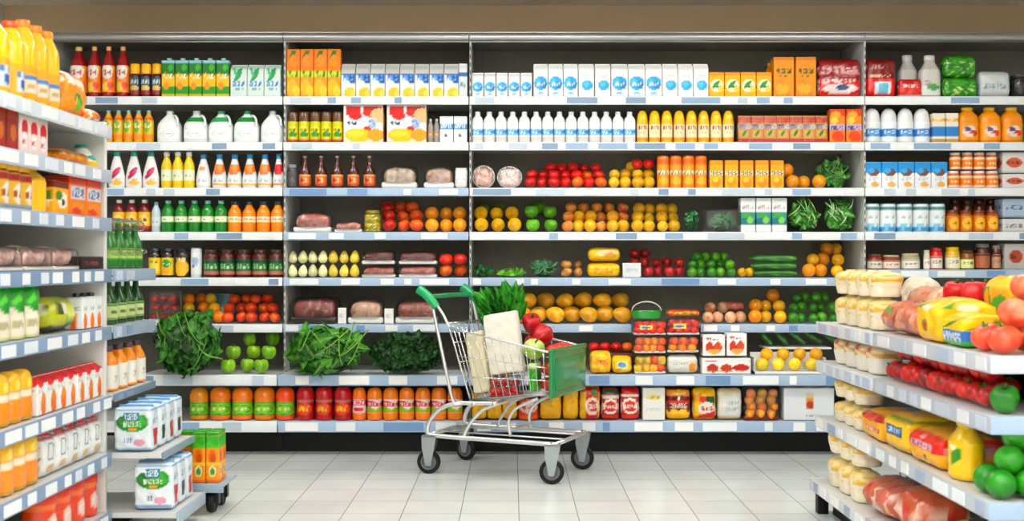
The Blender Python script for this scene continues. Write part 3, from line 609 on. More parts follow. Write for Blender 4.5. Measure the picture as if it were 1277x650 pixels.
MEATP = ['e2b8a0', 'f0d8c8', 'c88a78']; HAM = ['b8584e', 'dc9a8c', 'f4dcd2']; DARK = ['5c1a16', '7c2a22', '9c5048']; SAUS = ['b0584c', 'c87868', 'e0b0a0']; BEEF = ['7c2018', 'a23a2a', 'dca090']; CHIK = ['d8a488', 'e8c4a4', 'b87458']
def Mp(cols, dep=.13, seed=1, **k): return lambda w, h: meatpack(w, dep, h, cols, seed, **k)
row('bread_pack', Mp(['dcc0a0', 'f0e2d0', 'c89880'], seed=3), 474, 521, 1, 3, 206, 'wrapped pale sliced meat beside brown bottles', 'meat pack', 2)
row('bread_pack', Mp(['d0a48c', 'ecd4c4', 'b07868'], seed=4), 527, 567, 1, 3, 207, 'wrapped pale sliced meat beside white bag', 'meat pack', 2)
row('paper_bag', lambda w, h: pouch(w, .06, h, P_('f2f4f4', ('s', .2, .4, .8, .5, 3, 2, 'd0d8da')), 'foil', 5), 567, 583, 1, 3, 210, 'small white bag beside sliced meat', 'bag', 2)
row('meat_pack', Mp(HAM, seed=5), 364, 414, 1, 4, 265, 'large wrapped pink ham joint', 'meat pack', 2)
row('meat_pack', Mp(HAM, seed=6), 416, 452, 1, 4, 277, 'small flat wrapped pink meat tray', 'meat pack', 2)
row('olive_jar', B('jar', '6a6a1e', '9a8a3a', P_('8a8420', ('n', 0, 1, .25, 8, 20, 'c8b030'), ('n', 0, 1, .6, 3, 30, 'e0e08a')), (.05, .8), sq=2.6), 453, 474, 1, 4, 262, 'square glass jar of green olives', 'jar', 2)
fd2 = px(17.5)
T2 = FM('t2', fd2, 'c41c14', 'd83018', 'tomato', c3='e8541c'); O2 = FM('o2', fd2, 'f09a14', 'f6ae22', 'orange'); T3 = FM('t3', fd2, 'e0521c', 'ea7a22', 'tomato', c3='f0a030')
pile('tomato', T2 + T3[:2], [(477, 528, 3), (476, 528, 3), (476, 522, 3)], 4, fd2, 'red tomato', 'tomato', 2, step=.7)
pile('orange', O2, [(530, 582, 3), (530, 582, 3)], 4, fd2 * 1.03, 'ripe orange', 'orange', 2, step=.9)
PEA = FM('pear', px(12.5), 'e4e4b0', 'f0eec4', 'pear'); PEY = FM('peary', px(12.5), 'e8d050', 'f0da70', 'pear')
pile('pear', PEA, [(359, 409, 4), (359, 409, 4)], 5, px(16.5), 'pale green pear', 'pear', 2, rnd=False, step=1.05, auto=False)
pile('pear', PEY, [(409, 449, 3), (409, 449, 3)], 5, px(16.5), 'yellow pear', 'pear', 2, rnd=False, step=1.05, auto=False)
row('meat_pack', Mp(SAUS, seed=7), 450, 494, 1, 5, 332, 'pink sausage pack under a dark one beside pears', 'meat pack', 2)
row('meat_pack', Mp(DARK, seed=8), 450, 493, 1, 5, 313, 'dark red meat pack on top beside pears', 'meat pack', 2, dz=px(16.6))
row('meat_pack', Mp(SAUS, seed=9), 496, 546, 1, 5, 332, 'pink sausage pack under a dark one beside tomatoes', 'meat pack', 2)
row('meat_pack', Mp(DARK, seed=10), 496, 546, 1, 5, 314, 'dark red meat pack on top beside tomatoes', 'meat pack', 2, dz=px(16.6))
pile('tomato', T3, [(547, 583, 2)], 5, fd2, 'orange tomato under a red one', 'tomato', 2)
z5, _y = lev(5)
for i in range(2):
    inst(T2[i], 'tomato', (wx(555.5 + 18 * i, D), D + .05, z5 + fd2 * 1.36), f'red tomato stacked on orange ones{ordtxt(i, 2)} on meat bay fifth shelf', 'tomato', 'red tomatoes beside dark meat', (0, 0, i), .95)
row('meat_joint', Mp(BEEF, .2, seed=11, tray='3a2a26'), 359, 422, 1, 6, 371, 'large dark beef joint in clear wrap', 'meat pack', 2)
row('price_card', lambda w, h: carton(w, .01, h, P_('f4f4f2', ('s', .2, .4, .8, .6, 3, 7, 'c8ccd0'))), 421, 432, 1, 6, 384, 'white price card beside the large beef joint', 'card', 2)
row('meat_pack', Mp(CHIK, .16, seed=12, tray='e8e8e4'), 432, 479, 1, 6, 374, 'wrapped beige chopped chicken pack', 'meat pack', 2)
row('price_card', lambda w, h: carton(w, .01, h, P_('f4f4f2', ('s', .2, .4, .8, .6, 3, 7, 'c8ccd0'))), 479, 491, 1, 6, 385, 'white price card beside the chopped chicken', 'card', 2)
row('meat_pack', Mp(['93392c', 'b05a44', 'd09a80'], .18, seed=13, tray='e8e8e4'), 491, 546, 1, 6, 374, 'wrapped red-brown sausage pack behind trolley handle', 'meat pack', 2)
# leafy heaps and peppers on the seventh deck
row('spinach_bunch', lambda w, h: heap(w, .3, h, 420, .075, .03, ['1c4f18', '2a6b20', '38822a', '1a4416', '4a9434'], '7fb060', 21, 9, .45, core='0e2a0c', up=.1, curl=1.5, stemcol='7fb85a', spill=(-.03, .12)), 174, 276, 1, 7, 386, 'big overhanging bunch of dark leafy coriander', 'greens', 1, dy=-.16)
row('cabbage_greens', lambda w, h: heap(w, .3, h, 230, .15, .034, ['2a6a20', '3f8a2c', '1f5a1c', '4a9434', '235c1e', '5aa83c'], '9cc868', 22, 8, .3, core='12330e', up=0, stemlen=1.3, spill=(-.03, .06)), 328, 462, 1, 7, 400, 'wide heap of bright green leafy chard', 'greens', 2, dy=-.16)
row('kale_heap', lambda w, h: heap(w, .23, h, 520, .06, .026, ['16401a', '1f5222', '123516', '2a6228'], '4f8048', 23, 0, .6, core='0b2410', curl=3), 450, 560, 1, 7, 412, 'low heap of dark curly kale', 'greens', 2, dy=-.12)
GP = FM('gp', px(17), '7fb52a', 'a4cc3c', 'pepper', stem=True)
pile('green_pepper', GP, [(274, 336, 3), (280, 346, 3), (298, 350, 2)], 7, px(19), 'light green pepper', 'pepper', 1, dy=.0, rnd=False, step=.7)
# ---- produce bay
blS = Ct(blueP, 'gable', None)
row('milk_carton', blS, 588, 664, 5, 1, 91, 'small white and blue carton', 'carton', 4, .93)
row('milk_carton', blS, 665, 721, 3, 1, 80, 'tall white carton with blue splash', 'carton', 4, .96)
row('milk_carton', Ct(ringP, 'gable', None), 721, 762, 2, 1, 80, 'tall blue-dot carton beside splash cartons', 'carton', 4, .94)
row('milk_carton', blS, 762, 826, 3, 1, 80, 'tall blue-splash carton between dotted cartons', 'carton', 4, .97)
row('milk_carton', Ct(ringP, 'gable', None), 826, 884, 3, 1, 80, 'tall white blue-dot carton beside yellow cartons', 'carton', 4, .96)
row('juice_carton', Ct(yellowP), 884, 963, 4, 1, 90, 'small yellow juice carton', 'carton', 4, .96)
row('juice_bottle', B('juice', 'e8940f', 'f0a020'), 955, 968, 1, 1, 78, 'orange bottle behind the small yellow cartons', 'bottle', 4, dy=.16)
row('juice_carton', Ct(tallorP), 964, 1019, 2, 1, 71, 'tall plain orange carton', 'carton', 4, .92)
row('snack_bag', lambda w, h: pouch(w, .1, h, redP, 'crinkle', seed=31, seal=None), 1020, 1077, 1, 1, 72, 'large dark red snack bag beside orange cartons', 'bag', 4)
row('milk_bottle', lambda w, h: bottle(w, h, 'milk', 'eef1f3', 'd8dee2', whiteblueP, (.05, .66), asp=.8, sq=4), 588, 793, 14, 2, 139, 'white bottle with blue label', 'bottle', 4, .95)
row('detergent_bottle', lambda w, h: bottle(w, h, 'bullet', 'f8c814', None, yelbotL, (.06, .66), name='bottle'), 794, 917, 8, 2, 137, 'yellow round-topped bottle', 'bottle', 4, .9)
def multipack(w, h):
    m = Model(.09); n = 7; cw = w / n
    p = P_('f2a83a', ('b', .72, .95, 'd8401c'), ('n', .72, .95, .2, 5, 16, 'f07a1c'), ('b', .5, .66, 'f4e6d8'), ('s', .05, .5, .95, .66, 4, 151, '46337a'), ('e', .5, .32, .36, .16, 'f6d24a'), ('l', .5, .34, .2, .08, .6, '5f8a28'), ('b', 0, .1, 'e2541c'))
    c = M().rbox(cw * .98, .085, h * .97, .004, (12, 4, 18), p).build('carton', 'print', 35)
    for i in range(n): m.add('carton', c, None, (-w / 2 + (i + .5) * cw, 0, .004))
    m.add('tray', M().box(-w/2, w/2, -.045, .045, 0, .003, 'd8481e').box(-w/2, w/2, -.0465, -.044, 0, h * .14, 'd8481e').build('tray', 'card'))
    m.add('film', M().rbox(w * 1.003, .094, h, .008, (6, 3, 4)).build('film', 'film', 0))
    return m
row('juice_multipack', multipack, 920, 1033, 1, 2, 144, 'long shrink-wrapped multipack of small orange cartons', 'multipack', 4, .99)
row('juice_carton', Ct(P_('f0902a', ('b', .8, 1, 'd8441c'), ('e', .4, .84, .3, .1, 'f4b040'), ('b', .36, .54, 'c8b8d8'), ('s', .1, .38, .9, .52, 4, 153, '5a4a8a'), ('e', .55, .18, .4, .16, 'e0501c'), ('e', .3, .66, .24, .1, 'f8d060'))), 1034, 1077, 2, 2, 136, 'tall orange and red carton', 'carton', 4, .92)
def roundpack(cols, seed):
    def f(w, h):
        m = Model(.1); b, df = meatmesh(w * .86, .06, h * .84, cols, seed, .9, .005, 30)
        t = np.linspace(0, PI / 2, 6)
        tr = M(); a = np.linspace(0, 2 * PI, 29)[:-1]
        rs = np.array([w * .02, w * .48, w * .5, w * .5, w * .47]); ys = np.array([.045, .045, .03, -.03, -.034])
        tr.grid(np.stack([rs[:, None] * np.cos(a), np.repeat(ys[:, None], 28, 1), rs[:, None] * np.sin(a) * h / w + h * .5], -1), lin('e4e6e4'), True)
        m.add('tray', tr.build('tray', 'gloss', 40)); m.add('meat', b.build('meat', 'meat', 0), None, (0, 0, h * .08))
        fl = M(); rs = np.array([w * .005, w * .3, w * .44, w * .48]); ys = np.array([-.052, -.05, -.043, -.034])
        fl.grid(np.stack([rs[:, None] * np.cos(a), np.repeat(ys[:, None], 28, 1), rs[:, None] * np.sin(a) * h / w + h * .5], -1), lin('ffffff'), True)
        m.add('film', fl.build('film', 'film', 0)); return m
    return f
row('meat_tray', roundpack(['d49a88', 'f0d8cc', 'b86458'], 41), 588, 618, 1, 3, 206, 'round wrapped tray of pink meat beside upright', 'meat pack', 4)
row('meat_tray', roundpack(['e4c4bc', 'f4e8e4', 'd09a94'], 42), 619, 652, 1, 3, 207, 'round wrapped tray of pale meat beside tomatoes', 'meat pack', 4)
T4 = FM('t4', px(15.5), 'c8161a', 'de2a1c', 'tomato'); T5 = FM('t5', px(15.5), 'e06a1c', 'e8801e', 'tomato')
pile('tomato', T4 + T4 + T5[:1], [(654, 757, 7), (656, 754, 6), (680, 750, 4)], 3, px(15.5), 'bright red tomato', 'tomato', 4, step=.68)
Y1 = FM('y1', px(16), 'f2b51c', 'f8cc34', 'orange'); Y2 = FM('y2', px(15), 'f4c62c', 'f8da58', 'lemon'); PCH = FM('pch', px(15), 'e8923c', 'f0b060', 'apple', c3='dc5a3a')
pile('lemon', Y2 + Y1, [(758, 818, 4), (759, 817, 4), (774, 800, 1)], 3, px(16), 'yellow lemon', 'lemon', 4, step=.75)
for i in range(2):
    z3 = lev(3)[0]; inst(T4[i], 'apple', (wx(795 + 15 * i, D + .1), D + .13, z3 + px(33)), f'red apple on top of the lemons{ordtxt(i, 2)} on produce bay', 'apple', 'red apples on the lemons', (0, 0, i), .9)
cansP = P_('f0981a', ('b', .78, 1, 'e0701a'), ('b', .46, .6, 'f3e6c0'), ('s', .08, .44, .92, .62, 4, 161, '3f5048'), ('e', .5, .22, .4, .14, 'f7bd3a'), ('b', .6, .78, 'f3a92c'))
row('juice_can', lambda w, h: bottle(w, h, 'can', 'f0981a', 'd86a1c', cansP, (.02, .94), name='can'), 820, 883, 4, 3, 194, 'tall orange juice can', 'can', 4, .93)
row('juice_carton', Ct(P_('f7b51e', ('b', .84, 1, 'f3a21a'), ('b', .46, .64, 'f2e2b8'), ('s', .08, .47, .92, .63, 4, 163, '2f3a48'), ('e', .5, .2, .34, .18, 'f59a1a'), ('e', .45, .3, .2, .1, 'fad04a'))), 884, 979, 5, 3, 200, 'yellow-orange juice carton', 'carton', 4, .86)
pile('orange', O2, [(980, 1030, 3)], 3, px(17), 'bright orange', 'orange', 4, dy=.03)
z3 = lev(3)[0]; inst(O2[1], 'orange', (wx(987, D), D + .12, z3 + px(24.5)), 'bright orange stacked behind the other loose oranges on produce bay', 'orange', None, (0, 0, 1))
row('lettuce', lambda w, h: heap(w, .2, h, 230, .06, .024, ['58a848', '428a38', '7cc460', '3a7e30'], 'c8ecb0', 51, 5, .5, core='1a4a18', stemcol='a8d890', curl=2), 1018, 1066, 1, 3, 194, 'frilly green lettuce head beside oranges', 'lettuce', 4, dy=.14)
YL = FM('yl', px(19), 'eeb414', 'f6c820', 'lemon'); GR = FM('gr', px(18), '5fa81e', '7cc02c', 'apple', stem=True); LIMES = FM('lms', px(14), '6a9a1c', '8ab42c', 'lemon')
pile('lemon', YL, [(590, 652, 3), (590, 648, 3)], 4, px(19), 'ripe yellow lemon', 'lemon', 4, step=.8)
for i in range(2): z4 = lev(4)[0]; inst(LIMES[i], 'lime', (wx(604 + 19 * i, D + .4), D + .4, z4 + px(33)), f'small green lime on top of lemons{ordtxt(i, 2)} on produce bay', 'lime', 'limes on the lemons', (1, .3, i))
pile('green_apple', GR, [(653, 699, 3), (651, 698, 3)], 4, px(16.5), 'green apple', 'apple', 4, rnd=False, step=.9)
z4 = lev(4)[0]; inst(GR[0], 'green_apple', (wx(673, D + .4), D + .4, z4 + px(34.5)), 'green apple crowning the green apple pile on produce bay', 'apple', None)
for xc, ds in ((614, 'dark crate holding limes behind the yellow lemons'), (673, 'dark crate behind the green apples on produce bay')):
    inst((lambda m: (m.add('crate', M().rbox(px(44), .1, px(25), .006, (4, 4, 4), col='3c3a34').build('crate', 'card')), m)[1])(Model()), 'produce_crate', (wx(xc, D + .4), D + .4, z4 + .004), ds, 'crate')
pile('peach', PCH + Y1, [(701, 785, 6), (702, 785, 5), (704, 785, 5)], 4, px(15.5), 'blushed peach', 'peach', 4, step=.75)
pile('yellow_apple', Y1 + Y2[:1], [(787, 850, 4), (788, 848, 4), (790, 846, 3)], 4, px(16), 'yellow apple', 'apple', 4, step=.72)
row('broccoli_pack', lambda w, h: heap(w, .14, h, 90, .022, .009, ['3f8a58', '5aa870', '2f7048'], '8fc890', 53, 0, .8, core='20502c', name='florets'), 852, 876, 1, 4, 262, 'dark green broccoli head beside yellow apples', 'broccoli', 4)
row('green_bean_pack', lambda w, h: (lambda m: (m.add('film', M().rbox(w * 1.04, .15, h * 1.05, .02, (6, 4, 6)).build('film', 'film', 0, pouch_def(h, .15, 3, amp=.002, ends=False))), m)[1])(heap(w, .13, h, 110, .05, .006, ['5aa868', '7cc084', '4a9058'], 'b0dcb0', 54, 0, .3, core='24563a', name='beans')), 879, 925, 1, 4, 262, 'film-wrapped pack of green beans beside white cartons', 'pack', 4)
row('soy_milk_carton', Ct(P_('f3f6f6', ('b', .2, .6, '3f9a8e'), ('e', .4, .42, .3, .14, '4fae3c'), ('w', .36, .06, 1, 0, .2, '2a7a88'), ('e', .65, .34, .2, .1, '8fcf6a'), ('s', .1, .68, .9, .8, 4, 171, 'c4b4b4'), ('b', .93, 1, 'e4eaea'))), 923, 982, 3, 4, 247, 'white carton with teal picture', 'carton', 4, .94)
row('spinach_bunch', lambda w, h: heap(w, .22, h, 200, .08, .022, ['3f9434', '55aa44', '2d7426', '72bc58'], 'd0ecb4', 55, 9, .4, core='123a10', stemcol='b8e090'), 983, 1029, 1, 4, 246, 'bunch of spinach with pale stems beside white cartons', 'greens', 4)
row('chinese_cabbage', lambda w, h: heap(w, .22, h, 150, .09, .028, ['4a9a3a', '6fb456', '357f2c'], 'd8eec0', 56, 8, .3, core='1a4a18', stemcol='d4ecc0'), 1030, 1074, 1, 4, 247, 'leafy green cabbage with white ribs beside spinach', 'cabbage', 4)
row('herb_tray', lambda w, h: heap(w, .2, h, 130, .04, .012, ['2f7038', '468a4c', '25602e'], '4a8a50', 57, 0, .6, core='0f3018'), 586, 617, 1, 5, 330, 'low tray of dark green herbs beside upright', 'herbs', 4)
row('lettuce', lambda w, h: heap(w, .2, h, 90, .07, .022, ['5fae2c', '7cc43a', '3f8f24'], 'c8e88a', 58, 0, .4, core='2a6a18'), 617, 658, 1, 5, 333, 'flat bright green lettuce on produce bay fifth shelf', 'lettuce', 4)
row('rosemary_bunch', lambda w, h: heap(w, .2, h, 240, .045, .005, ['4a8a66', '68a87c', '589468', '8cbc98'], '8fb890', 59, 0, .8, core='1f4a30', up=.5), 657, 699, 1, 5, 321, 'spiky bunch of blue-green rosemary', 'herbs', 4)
POT = FM('pot', px(15), 'c88a4c', 'dcaa6a', 'potato', c3='b07038')
pile('potato', POT, [(699, 729, 2), (699, 729, 2)], 5, px(14), 'brown potato', 'potato', 4, step=.75)
yb = P_('f3c814', ('e', .6, .6, .36, .3, 'f3d8a4'), ('e', .7, .4, .2, .2, 'e0a040'), ('s', .1, .3, .5, .5, 3, 173, 'fff0a0'))
row('pasta_bag', lambda w, h: pouch(w, .12, h, P_('f2c512', ('s', .2, .4, .8, .6, 4, 175, 'd89a10'), ('b', .8, 1, 'f8de50')), seed=61, seal=None), 732, 775, 1, 5, 328, 'flat yellow bag under another beside potatoes', 'bag', 4)
row('pasta_bag', lambda w, h: pouch(w, .11, h, yb, seed=62, seal=None), 733, 775, 1, 5, 309, 'yellow bag with tan picture stacked on another', 'bag', 4, dz=px(20.5))
row('price_card', lambda w, h: carton(w, .02, h, P_('e4e8ea', ('s', .2, .4, .8, .6, 3, 9, 'c0c8cc'))), 776, 800, 1, 5, 328, 'white card beside the dark red apples', 'card', 4, dy=.01)
RA = FM('ra', px(14), '8c121a', 'b02028', 'apple', c3='c8402c')
pile('red_apple', RA, [(802, 855, 4), (784, 854, 5), (784, 812, 2)], 5, px(14), 'dark red apple', 'apple', 4, step=.75, dy=.06)
GL = FM('gl', px(12.5), '4f9a1c', '74b82c', 'orange'); GL2 = FM('gl2', px(12.5), '2f7a1a', '4c9628', 'orange')
pile('lime', GL + GL2, [(857, 918, 5), (858, 916, 5), (864, 910, 4)], 5, px(12.5), 'green lime', 'lime', 4, step=.78)
pile('lemon', YL[:2], [(920, 942, 2)], 5, px(14), 'yellow lemon beside cucumbers', 'lemon', 4)
CUC = [fruit(px(9), '1f5a1c', '3a7a28', 'cucumber', s, c3='5a9a40') for s in (1, 2, 3)]
for i in range(9):
    k = i % 3; j = i // 3
    inst(CUC[i % 3], 'cucumber', (wx(970, D) + R.uniform(-.015, .015), D + .05 + k * .05, lev(5)[0] + px(5.6) + j * px(9.4)), f'dark green cucumber, {ORD[k]} from front in {["bottom","middle","top"][j]} layer of produce bay pile', 'cucumber', 'cucumbers on produce bay fifth shelf', (0, PI / 2, R.uniform(-.03, .03)), (.97, .97, 1.7))
pile('orange', O2 + Y1[:1], [(1000, 1080, 5), (1006, 1076, 5), (1024, 1062, 2)], 5, px(15.5), 'glossy orange', 'orange', 4, step=.8)
MAN = [fruit(px(20), 'eeb020', 'f6c63a', 'mango', s, c3='e8a028') for s in (1, 2, 3)]
pile('mango', MAN, [(640, 786, 7), (646, 786, 7)], 6, px(20), 'yellow mango', 'mango', 4, step=.85)
ON = FM('on', px(15), 'dca078', 'ecc4a0', 'orange', c3='c87858'); GAR = FM('gar', px(13), 'e8c8a8', 'f2e0cc', 'pear')
pile('onion', ON, [(876, 932, 4), (877, 912, 3)], 6, px(15), 'pinkish onion', 'onion', 4, step=.75)
row('meat_pack', lambda w, h: pouch(w, .08, h, P_('d87468', ('n', 0, 1, .1, 4, 14, 'e8a090'), ('n', 0, 1, .7, 6, 20, 'f4dcd4')), seed=63, seal=None), 898, 930, 1, 6, 377, 'pink wrapped meat bag on top of the onions', 'bag', 4, dz=px(15), dy=.24)
pile('orange', O2 + Y1, [(934, 981, 3), (935, 979, 3), (952, 976, 1)], 6, px(17), 'small orange', 'orange', 4, step=.72)
GL3 = FM('gl3', px(14), '3f8a1e', '63a82e', 'orange'); 
pile('lime', GL3 + GL2, [(983, 1046, 5), (984, 1044, 5), (988, 1036, 4)], 6, px(13.5), 'dark green lime', 'lime', 4, step=.88)
# packs piled from the seventh deck through the gap
cm = [fruit_mesh(px(12), c1, c2, 'tomato', s)[0].build('tomato', 'skin', 0) for s, c1, c2 in ((1, 'd8281c', 'e8481c'), (2, 'e05a1c', 'f0801e'), (3, 'c81e1e', 'dc3820'))]
cy = [fruit_mesh(px(12), c1, c2, 'pepper', s)[0].build('pepper', 'skin', 0) for s, c1, c2 in ((1, 'f0a01a', 'f4c02c'), (2, 'e03a1c', 'f06a20'), (3, 'f2c422', 'f6da4a'))]
co = [fruit_mesh(px(12), c1, c2, 'orange', s)[0].build('orange', 'skin', 0) for s, c1, c2 in ((1, 'e8581c', 'f0781e'), (2, 'f08a1c', 'f4a02c'))]
lab = P_('f2e070', ('e', .4, .5, .3, .3, '6fa0d8'), ('s', .2, .3, .8, .6, 4, 181, '4a4a8a'))
for (a, b, y0, y1, it, nx, nz, lb, ds, k) in [
    (791, 831, 470, 443, cy, 4, 2, None, 'pepper pack at base of the stack beside yellow bags', 'pepper'), (791, 831, 442, 420, co, 4, 2, None, 'orange-red fruit pack, second up, beside yellow bags', 'orange'),
    (790, 831, 419, 400, cm, 4, 2, lab, 'tomato pack with yellow label under the green basket', 'tomato'),
    (832, 872, 441, 420, co, 3, 2, None, 'pack of round oranges stacked on the white packet', 'orange'), (832, 873, 419, 397, cm, 4, 2, lab, 'tomato pack with yellow label beside onions', 'tomato')]:
    z0 = lev(7)[0]; dz = max(0, (468 - y0) * DB / F)
    row('produce_pack', lambda w, h: fruitpack(w, .12, h, it, nx, nz, 'd8dcdc', label=lb, seed=a, name=k), a, b, 1, 7, y1, ds, 'pack', 4, dz=dz, where='on produce bay', gap=.97)
row('rice_packet', lambda w, h: pouch(w, .11, h, P_('e6e4dc', ('s', .2, .5, .7, .62, 4, 183, '8fa0b0'), ('e', .84, .3, .14, .3, 'f0a030')), seed=64, seal=None), 832, 872, 1, 7, 443, 'whitish packet at base of the fruit pack stack', 'packet', 4)
row('pepper_pack', lambda w, h: pouch(w, .1, h, P_('e04a20', ('n', 0, 1, .1, 4, 14, 'f0a024'), ('r', .25, .2, .9, .6, 'c8d840'), ('s', .3, .3, .85, .52, 5, 185, '6a8a20')), seed=65, seal=None), 832, 874, 1, 7, 387, 'flat red and green pepper bag topping the stack', 'bag', 4, dz=(468 - 396) * DB / F)
def basket(w, h):
    m = Model(.14); hh = h * .45
    m.add('basket', M().lathe([(1e-5, .002), (w*.44, .002), (w*.49, hh), (w*.5, hh), (w*.47, hh - .004), (w*.43, .01), (1e-5, .01)], 28, '2f9a3c', None, None, 3, .7).build('basket', 'gloss', 40))
    t = np.linspace(0, PI, 14)
    m.add('handle', M().tube(np.stack([-np.cos(t) * w * .46, 0 * t, hh + np.sin(t) * (h - hh)], -1), .004, 'd8d4c4', 8).build('handle', 'gloss', 0))
    return m
row('green_basket', basket, 787, 829, 1, 7, 377, 'small green basket with arched clear handle', 'basket', 4, dz=(468 - 399) * DB / F)
for i, (a, b, y1, p, ds) in enumerate([(736, 763, 438, P_('f2b81c', ('n', 0, 1, .1, 4, 14, 'f6d648'), ('s', .2, .4, .8, .6, 3, 187, 'e8701c')), 'yellow-orange bag with reddish print beside trolley'), (763, 789, 444, P_('f4cc1e', ('e', .5, .45, .36, .26, 'f4e8a0'), ('e', .5, .5, .2, .14, '5f9fc8'), ('n', 0, .3, .3, 5, 14, 'e8a018')), 'yellow bag with blue mark beside pack stack')]):
    row('snack_bag', lambda w, h: pouch(w, .1, h, p, seed=70 + i, seal=None), a, b, 1, 7, y1, ds, 'bag', 4)
for i in range(4):
    z7 = lev(7)[0]; inst((T4 + T5)[i], 'tomato', (wx(741 + 14 * i, DB + .17), DB + .2, z7 + px(31.5)), f'tomato behind the yellow bags{ordtxt(i, 4)} on seventh shelf', 'tomato', 'tomatoes behind yellow bags', (0, 0, i), .86)
inst((lambda m: (m.add('crate', M().rbox(px(54), .1, px(24), .01, (4, 4, 4), col='6a3020').build('crate', 'card')), m)[1])(Model()), 'carton_crate', (wx(762, DB + .2), DB + .2, lev(7)[0] + .004), 'brown carton under tomatoes behind the yellow bags', 'crate')
sw = P_('f4f4f2', ('r', .12, .8, .4, .86, 'c03a3a'), ('e', .3, .42, .18, .26, 'c8401e'), ('e', .68, .42, .18, .26, 'd05a24'), ('e', .5, .2, .3, .12, 'f0b060'), ('s', .2, .74, .8, .82, 4, 191, '9a5a5a'))
row('egg_box', lambda w, h: carton(w, .12, h, P_('f4f5f3', ('r', .08, .78, .3, .86, 'c84a48'), ('e', .22, .36, .12, .26, 'b83a22'), ('e', .5, .36, .12, .26, 'c84a20'), ('e', .8, .4, .17, .22, 'c02a28'), ('s', .1, .12, .9, .2, 8, 193, 'c89a80')), res=(30, 4, 14), name='box'), 874, 938, 1, 7, 447, 'long white box with three red pictures', 'box', 4)
row('tea_box', lambda w, h: carton(w, .1, h, sw, res=(16, 4, 16), name='box'), 876, 905, 1, 7, 418, 'squat white box stacked over the long box', 'box', 4, dz=px(22))
row('tea_box', lambda w, h: carton(w, .1, h, sw, res=(16, 4, 16), name='box'), 906, 932, 1, 7, 416, 'white box with orange picture beside cucumbers', 'box', 4, dz=px(22))
row('fruit_tray', lambda w, h: (lambda m: (m.add('tray', M().box(-w/2, w/2, -.06, .06, 0, .014, 'eef0ee').box(-w/2, w/2, .05, .06, 0, h, 'eef0ee').box(-w/2, -w/2+.005, -.06, .06, 0, h*.8, 'e4e8e6').box(w/2-.005, w/2, -.06, .06, 0, h*.8, 'e4e8e6').build('tray', 'gloss')), m)[1])(Model(.12)), 938, 1032, 1, 7, 441, 'white tray holding yellow-orange fruit beside the long box', 'tray', 4)
MG2 = FM('mg2', px(15.5), 'f0a81a', 'f4c42c', 'orange'); MG3 = FM('mg3', px(15.5), 'f4d030', 'f6e05a', 'orange')
for i in range(8):
    k = i % 2; j = i // 2; mm = (MG3 if k == 0 else MG2)[j % 3]
    inst(mm, 'orange', (wx(949.5 + 20.5 * j + 7.5 * k, DB + .08), DB + .066 + .031 * k, lev(7)[0] + .02 + px(8) + k * px(12)), f'{"yellow" if k == 0 else "orange"} fruit in {"lower" if k == 0 else "upper"} row of white tray, {ORD[j]} from left', 'fruit', 'fruit in the white tray', (0, 0, i))
zt = lev(7)[0] + px(29)
inst((lambda m: (m.add('tray', M().rbox(px(82), .2, .012, .004, (4, 4, 2), col='e8ecec').build('tray', 'gloss')), m)[1])(Model()), 'cucumber_tray', (wx(990, DB + .26), DB + .24, zt), 'flat pale tray of courgettes above the yellow-orange fruit', 'tray')
for i in range(5):
    inst(CUC[i % 3], 'courgette', (wx(953 + 20 * i, DB + .24), DB + .24, zt + .012 + px(12)), f'green courgette, {ORD[i]} from left, leaning on the flat pale tray', 'courgette', 'courgettes on the tray', (R.uniform(-.4, -.2), [-.75, -.7, -.85, -.95, -.9][i], R.uniform(-.2, .2)), .85)
# bottom deck to the far end
soupP = P_('d42418', ('e', .5, .48, .46, .3, 'f4e2d0'), ('e', .5, .48, .34, .2, 'c8342a'), ('s', .2, .42, .8, .54, 3, 201, 'f8ecd8'), ('b', 0, .14, 'e0542c'), ('b', .86, 1, 'a81814'), ('s', .3, .74, .7, .8, 5, 202, 'e8c0b0'))
ylP = P_('f3bd14', ('n', .1, .8, .5, 7, 14, 'f7d040'), ('b', .85, 1, 'f6d048'), ('s', .2, .5, .8, .64, 4, 203, 'e8981a'), ('b', 0, .06, 'e0a010'))
def Po(p, seed, dep=.09, **k): return lambda w, h: pouch(w, dep, h, p, seed=seed, **k)
row('pasta_bag', Po(ylP, 81, seal='f3c840'), 588, 645, 3, 8, 489, 'plain yellow bag behind trolley', 'bag', 4)
row('soup_jar', lambda w, h: bottle(w, h, 'jar', 'c8321c', '2a1a1c', P_('d8562c', ('e', .5, .62, .44, .3, 'f3d8d0'), ('s', .2, .52, .8, .7, 3, 204, 'b83a3a'), ('b', 0, .2, 'e06a20')), (.04, .76), name='jar'), 645, 673, 1, 8, 492, 'red sauce jar with dark lid behind trolley', 'jar', 4)
row('pasta_bag', Po(P_('f2b616', ('e', .3, .58, .3, .14, '9fb83a'), ('e', .35, .7, .3, .12, 'd84a30'), ('b', 0, .5, 'f4bc1a'), ('b', .9, 1, 'f3d060')), 82, seal=None), 673, 701, 1, 8, 482, 'yellow bag with red and green print', 'bag', 4)
row('pasta_bag', Po(ylP, 83, seal=None), 702, 722, 1, 8, 482, 'narrow plain yellow bag beside red bags', 'bag', 4)
row('sauce_bag', Po(P_('e8bc2c', ('b', .8, 1, 'c02418'), ('r', .3, .0, 1, .8, 'd22c1c'), ('e', .62, .4, .36, .26, 'f4e4d4'), ('e', .64, .4, .26, .16, 'cc3a30'), ('s', .42, .34, .84, .46, 3, 205, 'f0d8c8'), ('e', .74, .8, .16, .1, '3a8a34')), 84, seal=None), 722, 749, 1, 8, 481, 'red and yellow sauce bag with white oval', 'bag', 4)
